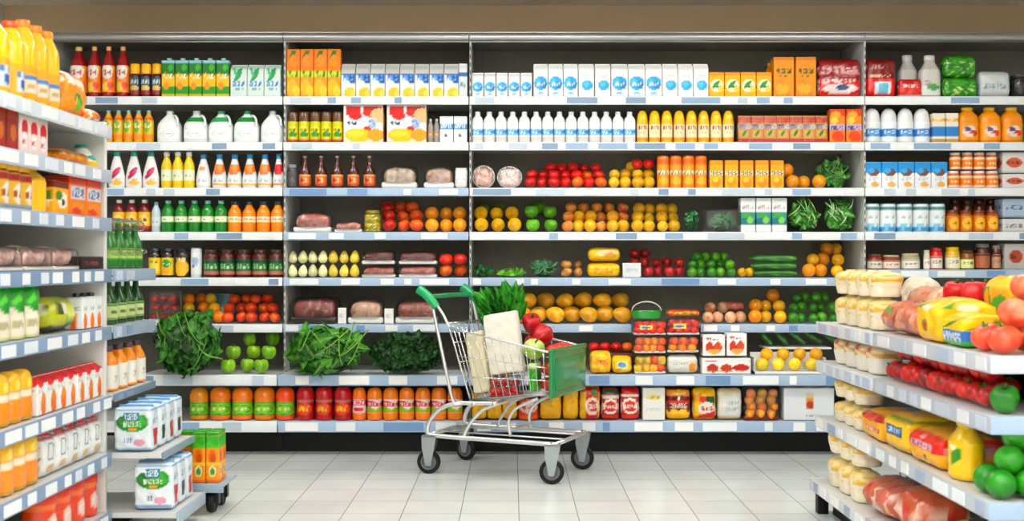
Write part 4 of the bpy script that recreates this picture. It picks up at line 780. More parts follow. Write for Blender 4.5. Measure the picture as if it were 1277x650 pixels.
row('sauce_bag', Po(P_('b01a1a', ('b', .8, 1, '2c5a2c'), ('e', .5, .42, .44, .24, 'f6ecdc'), ('e', .5, .42, .34, .17, 'c43030'), ('s', .22, .36, .78, .48, 3, 206, 'f4e0d0'), ('b', .68, .76, 'e8dcd4'), ('b', 0, .16, 'd83a24')), 85, seal=None), 750, 773, 1, 8, 484, 'red sauce bag with dark green top', 'bag', 4)
row('sauce_bag', Po(P_('b81c1c', ('e', .5, .42, .46, .24, 'f6ecdc'), ('e', .5, .42, .35, .17, 'c43030'), ('s', .22, .36, .78, .48, 3, 207, 'f4e0d0'), ('b', .7, .77, 'f0e4dc'), ('b', 0, .16, 'd83a24')), 86, seal=None), 774, 798, 1, 8, 483, 'all-red sauce bag with white oval label', 'bag', 4)
row('flour_carton', Ct(P_('eeeee8', ('e', .5, .72, .34, .1, 'f0e2a0'), ('s', .2, .68, .8, .76, 4, 208, 'c8b860'), ('s', .2, .3, .8, .36, 6, 209, 'd4d8d8')), res=(16, 4, 24), name='carton'), 801, 830, 1, 8, 484, 'plain white flour carton beside red sauce bags', 'carton', 4)
row('pasta_bag', Po(P_('6a1416', ('b', .74, 1, 'd88c2a'), ('e', .5, .86, .3, .08, 'f0c050'), ('s', .12, .36, .88, .52, 6, 210, 'f4dccc'), ('b', .54, .6, 'c03028'), ('b', 0, .26, 'f3bc1a'), ('e', .3, .26, .2, .08, 'f6cc3a'), ('e', .7, .26, .2, .08, 'f6cc3a'), ('e', .5, .68, .06, .06, 'f0e0c8')), 87, .1, seal=None, res=(24, 8, 26)), 831, 862, 1, 8, 484, 'maroon and yellow pasta bag with white lettering', 'bag', 4)
row('pasta_bag', Po(P_('f0c01e', ('e', .2, .7, .22, .14, 'e8a020'), ('r', .55, .45, 1, .75, '2c5a24'), ('e', .4, .64, .16, .1, 'd83a24'), ('e', .58, .36, .38, .2, 'f4ece0'), ('s', .34, .28, .84, .42, 3, 211, 'c82a34'), ('d', .2, .2, 0, 'd02a2c')), 88, seal=None), 864, 894, 1, 8, 484, 'yellow, green and red print bag', 'bag', 4)
row('rice_packet', Po(P_('e9e6da', ('b', .88, 1, 'e8c860'), ('r', .28, .16, .9, .7, 'dfe3e2'), ('s', .34, .5, .84, .6, 5, 212, 'aab4ba'), ('s', .34, .3, .84, .4, 5, 213, 'b4bec4'), ('b', 0, .06, 'd8c8a0')), 89, seal=None), 895, 926, 1, 8, 485, 'cream rice packet beside mango net', 'packet', 4)
mgp = [fruit_mesh(px(11.5), c1, c2, 'mango', s)[0].build('mango', 'skin', 0) for s, c1, c2 in ((1, 'f0961a', 'f6b82c'), (2, 'e8781c', 'f0a024'), (3, 'f4a81e', 'f8c63c'))]
row('mango_net', lambda w, h: fruitpack(w, .12, h, mgp, 3, 4, '7a2a18', name='mango'), 927, 973, 1, 8, 483, 'dark red tray pack of orange mangoes', 'pack', 4)
row('juice_box', lambda w, h: carton(w, .14, h, P_('e9edf0', ('r', .44, .34, .6, .86, 'd9a03c'), ('r', .44, .7, .6, .86, 'e8d8b8'), ('e', .52, .48, .08, .12, 'b8401c'), ('s', .4, .1, .66, .17, 5, 214, '8a98a8'), ('b', .97, 1, 'd8dee2')), res=(34, 4, 26), name='box'), 976, 1042, 1, 8, 484, 'wide white box with amber bottle picture', 'box', 4)
# ---- end bay
row('snack_bag', lambda w, h: pouch(w, .1, h, redP2, 'crinkle', seed=91, seal=None), 1080, 1119, 1, 1, 72, 'dark red snack bag with pale blue panel', 'bag', 5)
row('snack_bag', lambda w, h: pouch(w, .06, h, redsP, 'crinkle', seed=92, seal=None), 1121, 1151, 1, 1, 98, 'small bright red bag before white bottle', 'bag', 5)
for i, (a, b) in enumerate([(1122, 1146), (1149, 1175)]):
    row('milk_bottle', lambda w, h: bottle(w, h, 'neck', 'c9c6c2', 'd8d8d6', P_('d8d6d2', ('s', .2, .4, .8, .6, 4, 221, 'b09a98'), ('b', 0, .4, 'e8eeec'), ('e', .6, .3, .3, .12, '5aa85a')), (.05, .66), sq=4, asp=.7), a, b, 1, 1, 68, ['pale square bottle behind the small red bag', 'pale square bottle beside green bags'][i], 'bottle', 5, dy=.12 if i == 0 else .03)
row('herb_bag', lambda w, h: pouch(w, .09, h, P_('4aa82a', ('n', 0, 1, .0, 4, 12, '2f8a1e'), ('n', 0, 1, .6, 6, 18, 'c0e890')), 'crinkle', seed=93, seal=None), 1177, 1221, 1, 1, 96, 'glossy green bag under another green bag', 'bag', 5)
row('herb_bag', lambda w, h: pouch(w, .09, h, P_('3f9a24', ('n', 0, 1, .0, 4, 12, '2a7a1c'), ('n', 0, 1, .6, 7, 18, 'a8d878')), 'crinkle', seed=94, seal=None), 1177, 1219, 1, 1, 68, 'glossy green bag stacked on another green bag', 'bag', 5, dz=px(25.5))
row('cotton_pack', lambda w, h: pouch(w, .09, h, P_('dfe6e8', ('s', .1, .3, .5, .5, 3, 223, '8fa8b4'), ('s', .55, .3, .95, .5, 3, 224, '9ab0ba')), seed=95, seal=None), 1222, 1262, 1, 1, 88, 'white wrapped pack beside green bags', 'pack', 5)
row('coffee_jar', B('jar', '2a2c30', '3a3c40', None), 1264, 1290, 1, 1, 92, 'dark jar beside the white wrapped pack', 'jar', 5)
row('milk_bottle', lambda w, h: bottle(w, h, 'bullet', 'f4f6f7', None, P_('f2f6f8', ('b', .2, .66, '3a86c8'), ('n', .2, .66, .3, 6, 18, '5fa4dc'), ('s', .15, .36, .85, .54, 4, 225, 'd8ecf8')), (.05, .6), name='bottle'), 1080, 1163, 4, 2, 134, 'white round-top bottle with blue label', 'bottle', 5, .97)
row('milk_carton', Ct(P_('f0ece0', ('b', .7, .85, 'e8b43a'), ('b', .22, .56, '3f8ac8'), ('s', .1, .7, .9, .84, 4, 226, 'f6e8c0'), ('b', 0, .14, 'c8a868'))), 1163, 1196, 2, 2, 141, 'small white carton with yellow and blue bands', 'carton', 5)
row('juice_jug', lambda w, h: bottle(w, h, 'juice', 'f4a112', 'f8d84a', P_('f5a818', ('e', .5, .5, .3, .34, 'f4e4dc'), ('s', .26, .36, .78, .6, 3, 227, 'a03a4a'), ('e', .4, .66, .12, .12, '3a5a8a'), ('e', .72, .4, .14, .2, 'd8402a')), (.08, .55), asp=.8, sq=3), 1196, 1279, 3, 2, 133, 'orange juice jug with pale yellow cap', 'jug', 5, .95)
row('milk_carton', Ct(P_('f2f6f8', ('b', .6, 1, '2f9ad8'), ('e', .5, .6, .36, .16, '7a5a58'), ('e', .35, .66, .2, .1, '4fb0e4'), ('s', .2, .3, .8, .42, 4, 228, 'c8d4dc'), ('e', .6, .14, .24, .1, 'e8b86a'))), 1077, 1182, 5, 3, 202, 'white carton with bright blue top', 'carton', 5, .96)
hj = lambda w, h: bottle(w, h, 'jar', 'd8721c', 'e8e4e0', P_('e88a22', ('b', .8, 1, 'f0d8b8'), ('s', .2, .4, .8, .6, 3, 229, 'f8e0a8'), ('b', 0, .14, 'f0e0c8')), (.05, .74))
row('honey_jar', hj, 1183, 1248, 4, 3, 213, 'amber honey jar in lower layer', 'jar', 5, .97)
row('honey_jar', hj, 1186, 1246, 4, 3, 190, 'amber honey jar in upper layer', 'jar', 5, .9, dz=px(23))
bx = P_('e2e0e0', ('e', .5, .5, .34, .24, 'c86a4a'), ('s', .24, .42, .76, .58, 3, 231, '7a3a2c'), ('b', 0, .08, 'c8d0d6'))
row('biscuit_box', lambda w, h: carton(w, .12, h, bx, name='box'), 1250, 1282, 1, 3, 217, 'flat white box at bottom beside honey jars', 'box', 5)
row('biscuit_box', lambda w, h: carton(w, .12, h, bx, name='box'), 1250, 1280, 1, 3, 190, 'grey box with red-brown badge on flat white box', 'box', 5, dz=px(19))
row('powder_canister', lambda w, h: bottle(w, h, 'can', 'e8f0f2', '2f6f78', P_('eef4f5', ('b', .86, 1, '4f8f94'), ('b', 0, .2, '4fa4d4'), ('n', 0, .3, .2, 6, 16, '8fcbe6'), ('s', .2, .5, .8, .62, 4, 233, 'b4c8ce')), (.03, .9), name='can'), 1077, 1182, 5, 4, 253, 'white canister with teal lid and blue base', 'canister', 5, .95)
row('honey_jar', lambda w, h: bottle(w, h, 'jar', 'a85a18', '7a3a18', P_('d8861e', ('e', .5, .5, .4, .4, 'f6c22e'), ('s', .3, .4, .7, .6, 2, 235, '8a4a10')), (.06, .74)), 1183, 1248, 4, 4, 262, 'amber jar with yellow oval label', 'jar', 5, .96)
row('honey_jar', lambda w, h: bottle(w, h, 'jar', '6a3010', '4a2414', None), 1186, 1246, 4, 4, 248, 'dark brown jar behind the yellow-label jars', 'jar', 5, .9, dy=.2)
row('biscuit_box', lambda w, h: carton(w, .12, h, P_('dfe2e6', ('s', .15, .3, .85, .6, 4, 237, '9a8a88'), ('b', 0, .1, 'c8ccd2')), name='box'), 1250, 1282, 1, 4, 273, 'flat white box at bottom beside amber jars', 'box', 5)
row('biscuit_box', lambda w, h: carton(w, .12, h, P_('b4c4d8', ('s', .15, .4, .85, .66, 4, 238, '4f6a94'), ('b', 0, .1, '98aac4')), name='box'), 1250, 1282, 1, 4, 248, 'blue-grey box stacked on flat white box', 'box', 5, dz=px(18))
for i, (a, b, y1, c, cp, lc, ds) in enumerate([(1084, 1103, 317, '8a2a1c', '6a4a3a', 'f0e8e0', 'red sauce jar with white label'), (1103, 1126, 318, '9a3a20', 'c8c4b0', 'ece0d0', 'reddish jar with wide white label'), (1127, 1151, 316, 'b8b090', 'd8ccb0', 'f0ece4', 'pale cream jar with white label'),
        (1153, 1161, 312, 'e0d8c8', 'd0c8b8', 'f4f0e8', 'slim pale sauce bottle'), (1162, 1178, 309, 'c82a22', 'b82020', 'f2eae4', 'red-topped jar with white label'), (1182, 1200, 308, 'e0b414', 'f0cc20', 'f0ecd8', 'yellow-topped jar with white label'),
        (1200, 1218, 312, '8a5a20', '5a3a1c', 'e8f0b0', 'brown jar with green-edged label'), (1219, 1238, 304, '4a1c16', '8a8480', 'b86a48', 'brown jar with orange triangle label'), (1239, 1250, 306, '5a2a1c', '9a8a80', 'c8a080', 'narrow brown jar')]):
    row('sauce_jar', lambda w, h: bottle(w, h, 'jar', c, cp, P_(lc, ('s', .15, .4, .85, .66, 4, 241 + i, '8a7a70'), ('b', .84, 1, c)), (.06, .62)), a, b, 1, 5, y1, ds, 'jar', 5, where='on end bay fifth shelf')
row('biscuit_box', lambda w, h: carton(w, .12, h, P_('c4c0be', ('e', .5, .5, .3, .26, 'b0523a'), ('s', .3, .42, .7, .58, 3, 251, '6a2a20')), name='box'), 1252, 1282, 1, 5, 304, 'grey box with reddish badge beside narrow brown jar', 'box', 5)
# ================================================================== THE TALL DRINKS GONDOLA (aisle side faces +X)
GX = -1.63
def gd(p, x=GX): return x * F / (p - CX)
G1, G2 = 3.25, 4.56; G3 = 5.12
GZ = {1: 1.69, 2: 1.512, 3: 1.318, 4: 1.112, 5: .88, 6: .60, 7: .368, 8: .13}
GN = {1: 'top', 2: 'second', 3: 'third', 4: 'fourth', 5: 'fifth', 6: 'sixth', 7: 'seventh', 8: 'bottom'}
def side_shelf(parent, X, y0, y1, xb, z, rail, tags, seed, s, tagcol, name='shelf', rh=.05, th=.022):
    """Shelf whose long front edge runs along Y at X; S = +1 when the front faces +X."""
    a, b = sorted((X - s * .004, xb))
    sh = box_obj(name, a, b, y0, y1, z - th, z, 'd9dbd9', 'paint', parent)
    a, b = sorted((X - s * .004, X + s * .006))
    box_obj('price_rail', a, b, y0, y1, z - rh, z + .003, rail, 'paint', sh, .003)
    g = random.Random(seed); y = y0 + .02
    for i in range(tags):
        w = g.choice([.06, .08, .11]) * g.uniform(.85, 1.15)
        if y + w > y1 - .01: break
        a, b = sorted((X + s * .0055, X + s * .01))
        box_obj('price_tag', a, b, y, y + w, z - rh + .007, z - .004, g.choice(tagcol), 'print', sh)
        y += w + g.uniform(.03, .1)
    return sh
gon = empty('gondola', 'tall white drinks gondola with price rails beside the aisle', 'gondola shelf')
XB = -2.13
box_obj('back_panel', XB - .03, XB, G1, G2, .04, 1.74, '3a3a38', 'matte', gon)
box_obj('end_panel', XB - .03, GX - .025, G2, G2 + .03, 0, 1.715, 'e0e0dc', 'paint', gon, .004)
box_obj('kick_plate', XB, GX - .06, G1, G2, 0, .08, '15181a', 'rubber', gon)
for l in range(1, 9):
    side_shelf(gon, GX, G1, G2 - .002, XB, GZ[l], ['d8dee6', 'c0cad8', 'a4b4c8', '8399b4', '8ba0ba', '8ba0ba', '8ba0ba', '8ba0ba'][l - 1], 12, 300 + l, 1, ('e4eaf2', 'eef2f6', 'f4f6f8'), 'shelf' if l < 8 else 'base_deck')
gon2 = empty('gondola_end_rack', 'lower grey end rack joined to the tall drinks gondola', 'gondola shelf')
box_obj('back_panel', XB - .03, XB, G2 + .035, G3, .04, 1.13, '3a3a38', 'matte', gon2)
box_obj('kick_plate', XB, GX - .06, G2 + .035, G3, 0, .07, '15181a', 'rubber', gon2)
for l in (4, 5, 6): side_shelf(gon2, GX, G2 + .034, G3, XB, GZ[l], '9fb0c2' if l < 6 else '7f97a8', 2, 330 + l, 1, ('8fa2b8', 'c8d2dc'), rh=.05 if l < 6 else .03)
side_shelf(gon2, -1.43, G2 + .034, G3 - .07, XB, .362, '8fa0ae', 0, 1, 1, ('8fa2b8',), rh=.028)
side_shelf(gon2, -1.37, G2 + .034, G3 - .12, XB, .118, 'b0c0cc', 0, 1, 1, ('8fa2b8',), 'base_deck')
def grow(name, fn, p0, p1, n, l, ytop, desc, cat, side='L', gap=.93, inset=.03, dz=0, where=None, group=None, z=None, flip=0):
    if side == 'L': X, s, zz, wh = GX, 1, GZ[l], where or f'on drinks gondola {GN[l]} shelf'
    else: X, s, zz, wh = RX[l], -1, RZ[l], where or f'on bread gondola {RN[l]} shelf'
    zz = zz + .004 + dz
    xi = X - s * inset
    d0, d1 = sorted((gd(p0, xi), gd(p1, xi))); lo, hi = ((G1, G2 - .006) if 'end rack' not in wh else (G2 + .037, G3 + .02)) if side == 'L' else (R0 + .01, R2 - .005); d0, d1 = max(d0, lo), min(d1, hi); pit = (d1 - d0) / n; w = pit * gap
    dm = (d0 + d1) / 2; h = wz(ytop, dm) - zz
    mdl = fn(w, h); out = []
    for i in range(n):
        j = i if side == 'L' else n - 1 - i
        out.append(inst(mdl, name, (xi - s * mdl.depth / 2, d0 + (j + .5) * pit, zz), f'{desc}{ordtxt(i, n)} {wh}', cat, group or (f'{desc}s {wh}' if n > 1 else None), (0, 0, s * PI / 2 + R.uniform(-.05, .05))))
    return out
bigL = P_('f7b818', ('r', .2, .1, .8, .8, 'd4dce4'), ('e', .5, .35, .14, .18, '2f5aa8'), ('s', .24, .58, .76, .74, 4, 301, '5f88b8'))
bigL2 = P_('f7ae18', ('r', .1, .2, .9, .7, 'e8e0d0'), ('b', .58, .72, '4f8ac4'), ('s', .15, .3, .85, .46, 5, 302, 'c8a878'))
bj = lambda col, cap, lab: (lambda w, h: bottle(w, h, 'juice', col, cap, lab, (.06, .45), name='bottle', seg=28))
grow('juice_bottle', bj('fbd808', 'f2ee1e', bigL), -28, 21, 2, 1, 10, 'big yellow juice bottle with lemon-yellow cap', 'bottle')
grow('juice_bottle', bj('fbd00c', 'e8661c', bigL), 21, 37, 1, 1, 27, 'big yellow juice bottle with red-orange cap', 'bottle')
grow('juice_bottle', bj('fbc60c', 'f5962a', bigL2), 37, 80, 3, 1, 33, 'big orange-yellow juice bottle with orange cap', 'bottle')
bag1 = P_('f39a10', ('e', .3, .82, .24, .13, 'f8f0e4'), ('e', .62, .74, .22, .12, 'f8ecd8'), ('e', .3, .92, .2, .1, 'd8303a'), ('e', .46, .38, .2, .16, '2f8a2c'), ('e', .5, .3, .12, .12, '58b83a'), ('n', .1, .7, .5, 7, 12, 'f8b42a'))
grow('orange_bag', lambda w, h: pouch(w, .12, h, bag1, seed=101, seal=None, res=(24, 8, 26)), 84, 111, 1, 1, 90, 'bulging orange bag with white flowers and green leaf', 'bag')
grow('snack_bag', lambda w, h: pouch(w, .06, h, P_('f0e4dc', ('e', .6, .5, .3, .3, 'e0481c'), ('e', .3, .4, .2, .3, 'f4a03a')), seed=102, seal=None), 113, 126, 1, 1, 137, 'small white and red packet at end of rail', 'packet', inset=.005)
grow('biscuit_box', lambda w, h: carton(w, .14, h, P_('8a2a1c', ('b', .7, 1, 'a8401c'), ('e', .5, .4, .3, .2, 'c8702c'), ('b', 0, .2, 'a02020')), name='box'), -8, 24, 2, 2, 130, 'dark red-brown box', 'box')
grow('milk_carton', lambda w, h: carton(w, .09, h, P_('f0dcd8', ('b', .85, 1, 'c8d8c8'), ('e', .5, .6, .36, .2, 'c8202c'), ('r', .3, .15, .7, .5, 'f6f2f0'), ('s', .2, .2, .8, .35, 3, 303, 'c05a68'))), 25, 60, 3, 2, 142, 'white and red carton', 'carton')
grow('fruit_pack', lambda w, h: pouch(w, .1, h, P_('d8861c', ('n', 0, 1, .1, 5, 14, 'f0a82c'), ('b', .8, 1, '6a4a1c')), seed=103, seal=None), 80, 112, 1, 2, 187, 'low orange pack beside the teal-capped bottle', 'pack')
grow('milk_drink_bottle', lambda w, h: bottle(w, h, 'cone', 'f0f2e8', '1f9a84', P_('f4f4e8', ('b', 0, .45, 'f0c83a'), ('e', .5, .7, .3, .24, '2fa58c')), (.06, .6), name='bottle'), 113, 129, 1, 2, 181, 'white bottle with teal cap', 'bottle')
grow('sauce_bottle', lambda w, h: bottle(w, h, 'jar', 'b8561c', 'f0c030', P_('e0b42c', ('b', .78, 1, 'a01a1c'), ('e', .5, .4, .3, .3, 'f0e8d8'), ('s', .2, .3, .8, .5, 3, 305, '9a4a2c'), ('b', 0, .1, '8aa0b0')), (.03, .8), name='bottle'), -14, 45, 4, 3, 203, 'yellow-capped bottle with red band', 'bottle')
grow('juice_bottle', lambda w, h: bottle(w, h, 'juice', 'f7c510', 'f8d62a', None), 46, 66, 1, 3, 208, 'plain bright yellow bottle', 'bottle')
grow('tea_box', lambda w, h: carton(w, .08, h, P_('f2b422', ('b', .8, 1, '7a2c1c'), ('e', .55, .42, .34, .26, 'f6f2e4'), ('e', .3, .55, .24, .14, '4f8a2c'), ('e', .6, .36, .12, .1, '4a3028')), name='box'), 67, 87, 1, 3, 226, 'small yellow box with flower picture', 'box')
grow('juice_pack', lambda w, h: carton(w, .1, h, P_('f08a1c', ('b', .78, 1, 'e0481c'), ('r', .08, .42, .92, .74, 'dfe2ea'), ('s', .12, .46, .88, .7, 4, 307, '4f5f98'), ('e', .5, .2, .4, .14, 'f4a02a'), ('e', .4, .12, .3, .08, 'e0421c')), name='box', kind='print'), 87, 127, 2, 3, 222, 'orange and white juice box pack', 'pack')
CHK = ['eeb2a2', 'f4d2c6', 'fae6de']
def chicken_tray(w, h):
    m = Model(.15); m.add('tray', M().rbox(w, .15, .014, .005, (4, 3, 2), col='e8e6e2').build('tray', 'gloss', 40))
    for q in range(3):
        b, df = meatmesh(w * .38, .11, h * .78, CHK, 111 + q, .95, .008, 30)
        m.add('chicken_piece', b.build('chicken_piece', 'meat', 0, df), None, ((q - 1) * w * .3, .008 * (q % 2), .014), (0, 0, .25 * (q - 1)))
    m.add('film', M().rbox(w, .155, h, .02, (8, 4, 6)).build('film', 'film', 0)); return m
grow('chicken_tray', chicken_tray, -10, 100, 3, 4, 309, 'film-wrapped tray of raw pink chicken', 'meat pack')
grow('spice_box', lambda w, h: carton(w, .08, h, P_('2a1c1c', ('s', .15, .3, .85, .6, 5, 309, '8a4a3c'), ('b', .85, 1, '3f2a24')), name='box'), 104, 129, 1, 4, 320, 'low dark box beside the chicken trays', 'box', inset=.01)
gtop = P_('f0e8d8', ('b', .56, 1, '1fa02c'), ('e', .3, .66, .2, .1, '6fdc5a'), ('e', .5, .56, .3, .1, '1fa02c'), ('r', .62, .05, .96, .4, 'f3d61e'), ('r', .62, .4, .96, .56, '2f9a2c'), ('b', 0, .06, 'd8e0b0'), ('s', .1, .2, .55, .34, 3, 311, 'c0b898'))
grow('juice_bottle', lambda w, h: bottle(w, h, 'dome', '1f9a2c', None, None, paint=gtop, name='bottle', seg=32, sq=2.6), -20, 55, 4, 5, 351, 'glossy green-topped white and yellow bottle', 'bottle')
grow('melon_bag', lambda w, h: pouch(w, .13, h, P_('c8cc3a', ('e', .3, .7, .16, .2, '4a5a1c'), ('e', .45, .7, .12, .2, 'f4f4d8'), ('e', .7, .6, .2, .2, 'e4e68a'), ('r', .5, .0, 1, .4, '4aa02c'), ('e', .3, .3, .3, .1, 'a86a3a'), ('b', 0, .16, '26381c')), seed=105, seal=None, res=(24, 8, 24), r=.45), 66, 101, 1, 5, 370, 'shiny yellow-green bag beside the carrot cartons', 'bag')
carP = P_('eef0f0', ('e', .5, .2, .26, .3, 'ee7a1c'), ('e', .5, .36, .12, .16, 'f08a2c'), ('s', .2, .6, .8, .72, 4, 313, 'b0b8c0'), ('b', .95, 1, 'dfe4e6'))
grow('carrot_juice_carton', lambda w, h: carton(w, .07, h, carP, None, '2a3036'), 102, 134, 3, 5, 370, 'white carton with carrot picture and dark cap', 'carton')
yo = P_('f29a14', ('b', .62, 1, 'f7c418'), ('b', .46, .6, 'f4ead0'), ('b', 0, .08, 'c8a020'), ('e', .4, .72, .2, .1, 'fbe27a'))
grow('juice_bottle', lambda w, h: bottle(w, h, 'dome', 'f3a416', None, None, paint=yo, name='bottle', seg=32, sq=2.8), -30, 45, 5, 6, 466, 'yellow and orange bottle with white band', 'bottle')
rdP = P_('f0eeea', ('b', .82, 1, 'c21c26'), ('e', .35, .82, .3, .1, 'd8242c'), ('e', .62, .24, .24, .34, 'e07a1c'), ('e', .62, .44, .14, .16, 'e8902c'), ('s', .1, .58, .8, .7, 4, 315, 'c8ccd0'))
grow('milk_carton', lambda w, h: carton(w, .075, h, rdP, 'gable'), 46, 133, 7, 6, 461, 'white carton with red top and orange window', 'carton', gap=.95)
def rpouch(w, h):
    m = pouch(w, .07, h * .86, P_('eef0f0', ('o', .5, .6, .28, .22, .7, '7a8288'), ('r', .3, .06, .7, .3, 'd8b890'), ('b', .93, 1, 'c8242c')), 'foil', 106, 'pouch', None)
    m.add('cap', M().lathe([(w*.2, h*.84), (w*.2, h*.98), (w*.16, h), (1e-5, h)], 14, 'cc1a22').build('cap', 'gloss', 50)); return m
grow('yogurt_pouch', rpouch, 56, 132, 5, 7, 523, 'white pouch with red cap', 'pouch')
grow('juice_bottle', lambda w, h: bottle(w, h, 'dome', 'f0a81a', None, None, paint=yo, name='bottle', seg=28, sq=2.8), -10, 52, 4, 7, 545, 'amber yellow bottle', 'bottle')
rb = P_('dc4a1c', ('b', .7, 1, 'd8401c'), ('e', .5, .3, .3, .16, 'f0c8b8'), ('s', .2, .24, .8, .36, 3, 317, 'e8e0dc'), ('b', .56, .64, 'ee7a2c'))
grow('juice_bottle', lambda w, h: bottle(w, h, 'dome', 'd84a1c', None, None, paint=rb, name='bottle', seg=28), 60, 133, 4, 8, 590, 'red-orange bottle with white oval', 'bottle')
# end rack
def sixpack(w, h):
    m = Model(.15); bm = bottle(.068, h * .94, 'beer', '1f7a24', '4cc23a', P_('b8d478', ('b', .8, 1, '5fa03a'), ('s', .1, .4, .9, .6, 4, 319, '4f8a3a'), ('b', 0, .14, '3f982c')), (.16, .42), name='bottle')
    p = w / 4
    for r in range(2):
        for i in range(4):
            k = m.add('bottle', bm.parts[0][1], None, (-w/2 + (i + .5) * p, -.037 + r * .074, .003))
            m.add('cap', bm.parts[1][1], k); m.add('label', bm.parts[2][1], k)
    m.add('wrap_band', M().rbox(w * 1.02, .155, h * .1, .02, (6, 3, 3), col='35a02c').build('wrap_band', 'film', 0), None, (0, 0, h * .3))
    m.add('top_wrap', M().rbox(w * 1.0, .15, h * .24, .03, (8, 4, 4), col='3cae2e').build('top_wrap', 'film', 0), None, (0, 0, h * .77))
    return m
grow('bottle_multipack', sixpack, 141, 184, 1, 4, 274, 'multipack of green glass bottles wrapped at neck', 'multipack', gap=.98, where='on top of end rack')
grow('beer_bottle', lambda w, h: bottle(.072, h, 'beer', '14541c', '2a4a24', P_('c8d49a', ('b', .82, 1, '4a8a3a'), ('s', .1, .4, .9, .6, 4, 321, '5a7a3a'), ('b', 0, .12, '3f7a2c')), (.1, .46), name='bottle'), 140, 184, 4, 5, 348, 'dark green glass bottle', 'bottle', where='on end rack middle shelf')
grow('juice_bottle', lambda w, h: bottle(.078, h, 'neck', 'f29a18', '5a4a50', P_('f0eee4', ('s', .2, .3, .8, .6, 4, 323, 'b8b8b8'), ('b', 0, .06, 'f4a82c')), (.04, .58), name='bottle', sq=2.6), 140, 186, 4, 6, 428, 'orange bottle with tall white label', 'bottle', where='on end rack third shelf')
# white packs facing the camera
wpP = P_('e6eef2', ('b', .93, 1, '7fb4d8'), ('e', .5, .64, .4, .2, '2f9434'), ('e', .3, .66, .2, .16, '1f7a2a'), ('e', .72, .7, .18, .14, '3fa83c'), ('r', .3, .7, .68, .88, '3f7f9a'), ('s', .32, .71, .66, .87, 4, 331, 'e4f4f4'), ('s', .26, .55, .74, .68, 5, 333, 'd8f0c8'), ('r', .4, .47, .62, .53, 'e8a02c'), ('s', .3, .2, .5, .3, 2, 335, '5f78a0'), ('e', .68, .2, .16, .08, 'e0a8b8'), ('b', 0, .1, '9fb8d4'))
wpS = P_('dfe8ee', ('b', .93, 1, '4f94c8'), ('r', .3, .12, .7, .5, 'b83a34'), ('s', .2, .6, .8, .74, 3, 337, '8fa8c0'))
wpS2 = P_('dfe8ee', ('b', .93, 1, '4f94c8'), ('r', .3, .16, .66, .5, '30343c'), ('s', .2, .6, .8, .74, 3, 339, '8fa8c0'))
for lv_, zz, p0, p1, y1, d0, nm in ((0, .366, 140, 189, 509, 4.6, 'upper'), (1, .122, 165, 215, 579, 4.62, 'lower')):
    w = (p1 - p0) * d0 / F * .98; h = wz(y1, d0) - zz
    for i in range(4 - lv_):
        md = Model(.1); md.add('pack', M().rbox(w, .098, h, .018, (34, 10, 30), wpP, side=wpS if i % 2 == 0 else wpS2).build('pack', 'foil', 0, pouch_def(h, .098, 400 + i, amp=.003, ends=False))); md.add('top_seal', M().rbox(w * .9, .012, .012, .004, (6, 2, 2), col='6fa8d4').build('top_seal', 'foil', 0), None, (0, 0, h - .004))
        inst(md, 'tissue_pack', (wx((p0 + p1) / 2, d0), d0 + .055 + i * (.112 if lv_ == 0 else .105), zz), f'white pack with green emblem, {ORD[i]} from front of {nm} row on end rack', 'pack', 'white packs with green emblem', (0, 0, R.uniform(-.03, .03)))
# orange cartons on the little wheeled dolly
dol = empty('wheeled_dolly', 'low grey dolly on black castors beside the end rack', 'dolly', None, (-1.4, 5.2, 0))
dk = box_obj('deck', -.19, .095, -.12, .12, .122, .14, 'b8c2ca', 'paint', dol, .004)
box_obj('price_rail', -.19, .097, -.135, -.121, .1, .143, 'a4b4c2', 'paint', dol, .004)
def castor_parts(parent, x, y, r, w, zt, c='1a1c1e', fk='202224'):
    f = M(); f.box(x - w*.95, x - w*.6, y - r*.35, y + r*.35, r*.8, zt, fk); f.box(x + w*.6, x + w*.95, y - r*.35, y + r*.35, r*.8, zt, fk); f.box(x - w*.95, x + w*.95, y - r*.45, y + r*.45, zt - .012, zt, fk)
    o = bpy.data.objects.new('castor', f.build('castor', 'paint')); COL.objects.link(o); o.parent = parent
    t = M().lathe([(1e-5, -w*.4), (r*.5, -w*.45), (r*.6, -w*.5), (r*.92, -w*.45), (r, -w*.2), (r, w*.2), (r*.92, w*.45), (r*.6, w*.5), (r*.5, w*.45), (1e-5, w*.4)], 28, c).build('wheel', 'rubber')
    wl = bpy.data.objects.new('wheel', t); COL.objects.link(wl); wl.parent = o; wl.location = (x, y, r); wl.rotation_euler = (0, PI / 2, 0)
for x, y in ((-.12, -.07), (.03, -.07), (-.12, .08), (.03, .08)): castor_parts(dol, x, y, .05, .036, .121)
oc = P_('f4a01c', ('b', .8, 1, '3fa82c'), ('w', .84, .05, 1, 0, .74, '5fc03a'), ('e', .5, .55, .3, .16, 'e8701c'), ('e', .55, .5, .2, .12, 'c85a14'), ('b', .38, .45, 'f8c83a'), ('e', .5, .24, .28, .12, 'f0e8c0'), ('e', .5, .24, .18, .08, '4f9a2c'), ('b', 0, .08, 'ee7a14'))
md = carton(.06, .06, .214, oc, None, None, None, 'print', 'carton', (20, 8, 30))
md.add('lid', M().rbox(.057, .057, .016, .004, (3, 3, 2), col='3aa42a').build('lid', 'gloss', 40), None, (0, 0, .2145))
for i, (x, y) in enumerate([(-.02, -.085), (.043, -.085), (-.02, -.02), (.043, -.02), (-.083, -.06), (-.146, -.06)]):
    inst(md, 'juice_carton', (-1.4 + x, 5.2 + y, .142), f'orange carton with green lid, {["left","right"][i % 2]} one in {["front","back","side"][i // 2]} row on wheeled dolly', 'carton', 'orange cartons on the dolly')
